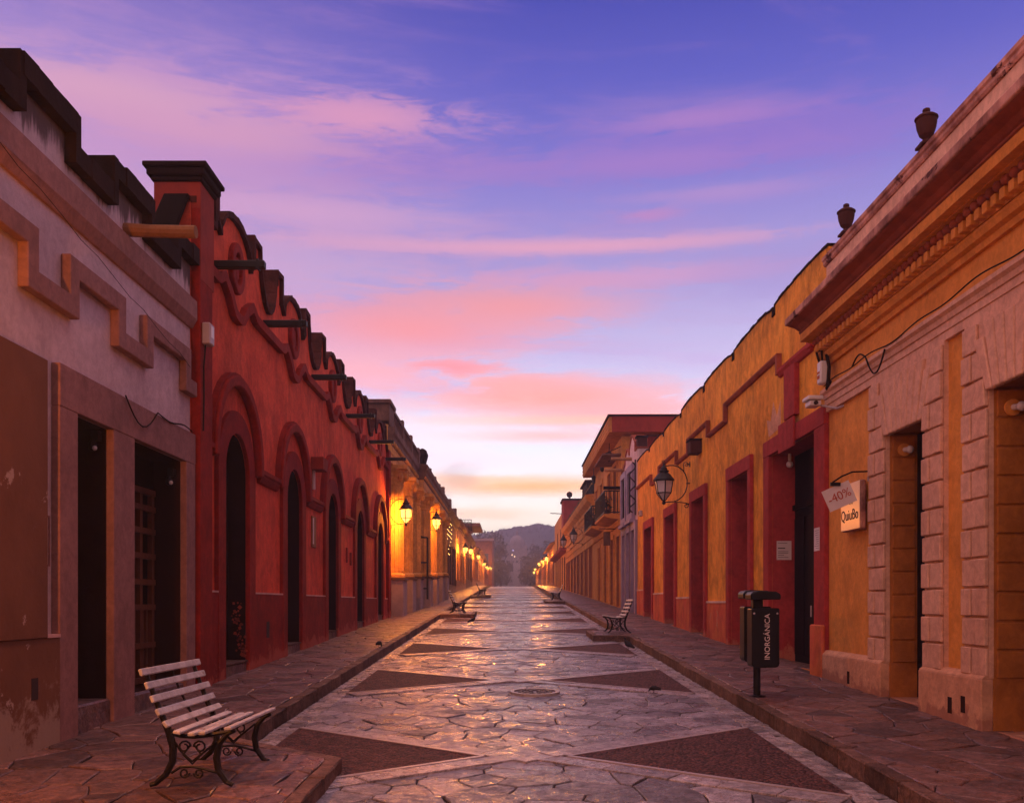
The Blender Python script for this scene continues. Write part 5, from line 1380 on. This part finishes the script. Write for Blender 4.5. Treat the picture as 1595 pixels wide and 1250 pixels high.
# ------------------------------------------------------------------ litter bin
bn = thing('litter_bin', 'black twin litter bin on a post, lettered vertically, on the right pavement', 'litter bin', (3.27, 12.35, top(12.35)))
bz = top(12.35)
def rbox(x0, x1, y0, y1, z0, z1, r=.05):
    pts = []
    for cx, cz, a0 in ((x1-r,z0+r,-PI/2),(x1-r,z1-.02,0),(x0+r,z1-.02,PI/2),(x0+r,z0+r,PI)):
        rr_ = r if cz < (z0+z1)/2 else .02
        cx2 = cx if rr_ == r else (x1-.02 if cx > (x0+x1)/2 else x0+.02)
        for k in range(4): a = a0+PI/2*k/3; pts.append((cx2+rr_*math.cos(a), y0, cz+rr_*math.sin(a)))
    return MB().prism(pts, (0, y1-y0, 0))
cx = 3.27; cy = 12.35
MB().lathe([(.11,0),(.11,.012),(.05,.02)], (cx,cy,bz), 16).build('foot', M['bin'], bn)
MB().lathe([(.048,0),(.048,1.22)], (cx,cy,bz), 14).build('post', M['bin'], bn)
MB().box(cx-.065, cx+.065, cy-.07, cy+.07, bz+1.16, bz+1.30).build('post_head', M['bin'], bn, bevel=.012)
rbox(cx-.145, cx+.215, cy-.30, cy-.052, bz+.40, bz+1.17).build('bin', M['bin'], bn, bevel=.01)
rbox(cx-.155, cx+.205, cy+.052, cy+.30, bz+.45, bz+1.19).build('bin', M['bin'], bn, bevel=.01)
for (a, b, y0, y1, dz_) in ((cx-.165, cx+.225, cy-.33, cy-.02, 0), (cx-.175, cx+.215, cy+.02, cy+.33, .015)):
    xs_ = [(a, y0, bz+1.28+dz_), (b, y0, bz+1.28+dz_), (b, y0, bz+1.35+dz_), (b-.06, y0, bz+1.385+dz_), (a+.10, y0, bz+1.395+dz_), (a+.03, y0, bz+1.38+dz_), (a, y0, bz+1.35+dz_)]
    MB().prism(xs_, (0, y1-y0, 0)).build('lid', M['bin'], bn, bevel=.012)
for x_, y_ in ((cx-.115, cy-.305), (cx+.185, cy-.305)): MB().ball((x_, y_, bz+1.10), .014, 8).build('rivet', M['metal_grey'], bn)
text('lettering', 'INORG\u00c1NICA', .095, M['paper'], bn, (cx+.055, cy-.312, bz+.80), (PI/2, -PI/2, 0), .002)

# ------------------------------------------------------------------ pigeons
def pigeon(loc, rz, label, s=1., peck=False):
    p = thing('pigeon', label, 'pigeon', (0,0,0), 'pigeons on the paving')
    if peck: spine = [(-.17,.10,.012,.03),(-.10,.115,.03,.04),(-.03,.125,.058,.055),(.04,.12,.062,.06),(.09,.105,.045,.045),(.12,.08,.026,.028),(.135,.055,.024,.026),(.145,.035,.014,.014),(.15,.015,.004,.004)]
    else: spine = [(-.19,.055,.012,.022),(-.11,.085,.03,.035),(-.03,.115,.056,.055),(.04,.135,.06,.062),(.08,.17,.042,.045),(.095,.215,.026,.028),(.105,.245,.027,.028),(.125,.25,.016,.016),(.155,.243,.004,.004)]
    vs = []; fs = []; n = 10
    for x, z, ry, rz_ in spine:
        for k in range(n): a = 2*PI*k/n; vs.append((x*s, ry*math.cos(a)*s, (z+rz_*math.sin(a))*s))
    for i in range(len(spine)-1):
        for k in range(n): fs.append((i*n+k, i*n+(k+1) % n, (i+1)*n+(k+1) % n, (i+1)*n+k))
    fs += [tuple(range(n))[::-1], tuple(range((len(spine)-1)*n, len(spine)*n))]
    MB().add(vs, fs).build('body', M['pigeon'], p, smooth=True)
    for y_ in (-.022, .022):
        MB().tube([(.01*s,y_*s,.08*s),(.015*s,y_*s,.035*s),(.005*s,y_*s,.006*s),(.04*s,y_*s,.004*s)], .006*s, 5).build('leg', M['terracotta'], p)
    p.location = loc; p.rotation_euler = (0,0,rz); return p
pigeon((-1.30, 32.0, G(32)+.012), .5, 'dark pigeon standing upright on the road near the left bench bay')
pigeon((2.66, 21.0, G(21)+.02), 2.2, 'dark pigeon hunched beside the right bench bay', 1.05)
pigeon((-2.85, 20.2, top(20.2)+.008), 1.2, 'small dark pigeon on the left pavement by the arches', .8, True)
pigeon((2.10, 13.6, G(13.6)+.012), 2.6, 'small dark pigeon pecking at the edge of the road aggregate', .6, True)

# ------------------------------------------------------------------ far end: trees, church, hill
def tree(x, y, h, rad, label, n=900, seed=1, cz=None):
    rn = random.Random(seed); z0 = G(min(y,300))-.3
    t = thing('tree', label, 'tree', (x,y,z0), 'dark trees at the end of the street')
    tr = MB().tube([(x,y,z0),(x+.1,y,z0+h*.25),(x-.1,y+.1,z0+h*.5),(x+.1,y,z0+h*.8)], .3, 7, rr=[.42,.32,.22,.08])
    tk = tr.build('trunk', M['bark'], t)
    for k in range(6):
        a = rn.uniform(0,2*PI); zb = z0+h*rn.uniform(.3,.65); r_ = rad*rn.uniform(.4,.8)
        MB().tube([(x,y,zb),(x+r_*.5*math.cos(a),y+r_*.5*math.sin(a),zb+h*.10),(x+r_*math.cos(a),y+r_*math.sin(a),zb+h*.2)], .1, 5, rr=[.13,.09,.03]).build('limb', M['bark'], tk)
    lf = MB()
    cl = [(rn.uniform(-1,1)*rad*.7, rn.uniform(-1,1)*rad*.7, z0+h*rn.uniform(.30,.88), rad*rn.uniform(.30,.55)) for _ in range(16)]
    for k in range(n):
        a, b, c, r_ = cl[rn.randrange(len(cl))]
        u = Vector((rn.gauss(0,1),rn.gauss(0,1),rn.gauss(0,1))).normalized(); p = Vector((x+a,y+b,c))+u*r_*rn.uniform(.55,1.05)
        s_ = rn.uniform(.22,.48); v = Vector((rn.gauss(0,1),rn.gauss(0,1),rn.gauss(0,1))).normalized(); w_ = v.orthogonal().normalized()
        lf.add([p-v*s_, p+w_*s_*.6, p+v*s_, p-w_*s_*.6], [(0,1,2,3)])
    lf.build('crown', M['leaf'], t)
TR = [(-4.8,232,17.5,4.2,'tall dark round-crowned tree left of the far church'),(-2.6,245,14.5,3.2,'dark tree left of the church stairway'),(-7.5,238,13.5,4.,'dark tree behind the brown house end'),
      (5.6,240,14.2,3.8,'dark round tree right of the church stairway'),(8.6,236,15.2,4.6,'broad dark tree right of the far church'),(12.8,240,12.5,4.,'dark tree behind the right tiled roofs'),
      (-3.9,222,10.5,2.8,'low dark tree at the street end, left of centre'),(4.9,224,9.8,2.8,'low dark tree at the street end, right of centre'),(6.6,222,9.2,3.,'low dark tree beside the last tiled house')]
for k, a in enumerate(TR): tree(*a, seed=k+3)
ch = thing('church', 'pale domed church on the slope beyond the street end', 'church', (2.15, 300, 8))
CX, CYc = 2.15, 300
K_ = 300/350
def zc(z): return CAMZ+(z-CAMZ)*K_
MB().box(CX-3.0, CX+3.0, CYc, CYc+12, 3, zc(22.2)).build('wall', M['church'], ch)
MB().box(CX-3.4, CX+3.4, CYc-.3, CYc+12, zc(22.2), zc(22.9)).build('cornice', M['church'], ch)
MB().lathe([(2.3,zc(22.9)),(2.3,zc(24.6)),(2.6,zc(24.6)),(2.6,zc(25.0))], (CX,CYc+5,0), 16).build('drum', M['church'], ch)
dm = MB().lathe([(2.4*math.cos(PI/2*k/8), zc(25.0)+2.5*math.sin(PI/2*k/8)) for k in range(8)]+[(.4,zc(28.0))], (CX,CYc+5,0), 16).build('dome', M['church'], ch)
MB().lathe([(.42,zc(27.95)),(.42,zc(29.0)),(.55,zc(29.05)),(.1,zc(29.9))], (CX,CYc+5,0), 10).build('dome_lantern', M['church'], dm)
for sx in (-1, 1): MB().box(CX+sx*2.8-.5, CX+sx*2.8+.5, CYc-.6, CYc+.6, 3, zc(23.8)).build('pilaster', M['church'], ch)
for x_ in (-1.3, 0, 1.3): MB().box(CX+x_-.35, CX+x_+.35, CYc-.05, CYc+.1, zc(14), zc(18)).build('window', M['glass_dark'], ch)
MB().lathe([(.02,-.22),(.22,0),(.02,.22)], (CX-1.3, CYc-.9, zc(21.8)), 8).build('lamp', M['lit_violet'], ch)
for x_, z_ in ((CX-1.6,20.2),(CX-.8,19.6)): MB().box(x_-.17, x_+.17, CYc-.1, CYc+.05, zc(z_)-.25, zc(z_)+.25).build('lit_window', M['lit_window'], ch)
st = MB()
for k in range(34):
    f = k/34; st.box(.9, 3.1, 255+f*43, 255+(k+1)/34*43, 2, 4.2+f*11)
stw = st.build('stairway', M['church'], kind='structure')
# hill with its wooded ridge
DH = 480
hl = MB(); rn = random.Random(5)
def ridge(x):
    px_ = 795+x/DH*F
    pts = [(300,905),(560,868),(690,845),(735,831),(765,826),(790,821),(815,817),(838,814),(866,818),(905,832),(980,862),(1100,892),(1400,915)]
    for (a, za), (b, zb) in zip(pts, pts[1:]):
        if a <= px_ <= b:
            t_ = (px_-a)/(b-a); t_ = t_*t_*(3-2*t_); return CAMZ+(936-(za+(zb-za)*t_))/F*DH
    return CAMZ+(940-(905 if px_ < 300 else 915))/F*DH
nx, ny = 90, 16
for j in range(ny):
    f = j/(ny-1); y_ = 345+f*(DH-345)
    for i in range(nx):
        x = -260+i*520/(nx-1); z_ = ridge(x)*(math.sin(f*PI/2)**1.3)+rn.uniform(-.5,.5)*(1 if 0 < f < 1 else 0)
        hl.v.append((x, y_, max(3.2, z_) if f > 0 else -1))
for j in range(ny-1):
    for i in range(nx-1): k = j*nx+i; hl.f.append((k,k+1,k+1+nx,k+nx))
k0 = (ny-1)*nx; b0 = len(hl.v)
for i in range(nx): hl.v.append((-260+i*520/(nx-1), 640, -2))
for i in range(nx-1): hl.f.append((k0+i,k0+i+1,b0+i+1,b0+i))
tag(hl.build('hill', M['hill'], smooth=True), kind='structure')
wd = MB()
def blobtree(x, y, z, h, conif):
    r_ = h*(.22 if conif else .36)
    pr = [(.05*r_,0),(r_*.9,h*.22),(r_,h*.4),(r_*.6,h*.7),(.02,h)] if not conif else [(r_,h*.1),(r_*.6,h*.45),(r_*.3,h*.75),(.02,h)]
    wd.lathe([(r*rn.uniform(.8,1.2), q) for r, q in pr], (x,y,z-.5), 5, rn.random())
for k in range(150):
    x = rn.uniform(-45, 42); blobtree(x, DH-2+rn.uniform(-2,2), ridge(x)-.5, rn.uniform(.6,1.7), rn.random() < .4)
for k in range(2200):
    f = rn.random()**.8*.92+.05; x = rn.uniform(-60, 60); blobtree(x, 345+f*(DH-345), ridge(x)*math.sin(f*PI/2)**1.3-.4, rn.uniform(.9,2.0), rn.random() < .3)
tag(wd.build('woods', M['leaf']), kind='stuff')
# smoke drifting from a chimney behind the left roofs
def volmat(name, color, dens, shape=False, centre=None):
    m = bpy.data.materials.new(name); m.use_nodes = True; t_ = m.node_tree; t_.nodes.clear(); b = NB(t_)
    o = b.n('ShaderNodeOutputMaterial'); v = b.n('ShaderNodeVolumePrincipled'); t_.links.new(v.outputs[0], o.inputs['Volume'])
    v.inputs['Color'].default_value = color; v.inputs['Density'].default_value = dens
    if shape:
        pos = b.n('ShaderNodeTexCoord').outputs['Object']
        ln = b.n('ShaderNodeVectorMath', operation='LENGTH'); t_.links.new(pos, ln.inputs[0])
        nz = b.noise(pos, 2.2, 5, .6)
        d = b.m('MULTIPLY', b.mr(b.m('ADD', ln.outputs['Value'], b.m('MULTIPLY', b.m('SUBTRACT', nz, .5), 1.5)), .95, .35, 0, 1), dens)
        b.put(v.inputs['Density'], d)
    return m
sm = MB().ball((0,0,0), 1., 14).build('smoke', volmat('smoke_air', (.85,.76,.82,1), .075, True))
sm.location = (-7.0, 128, 19.2); sm.scale = (4.6, 3.2, 2.6); tag(sm, kind='stuff')
sm2 = MB().ball((0,0,0), 1., 14).build('smoke', sm.data.materials[0])
sm2.location = (-9.2, 128, 15.4); sm2.scale = (2.0, 2.0, 4.2); tag(sm2, kind='stuff')
HAZE = True
if HAZE:
    hz = MB().box(-1000, 1000, -70, 1600, -6, 50)
    o = hz.build('haze', volmat('haze_air', (.60,.64,.95,1), .0017)); tag(o, kind='stuff')
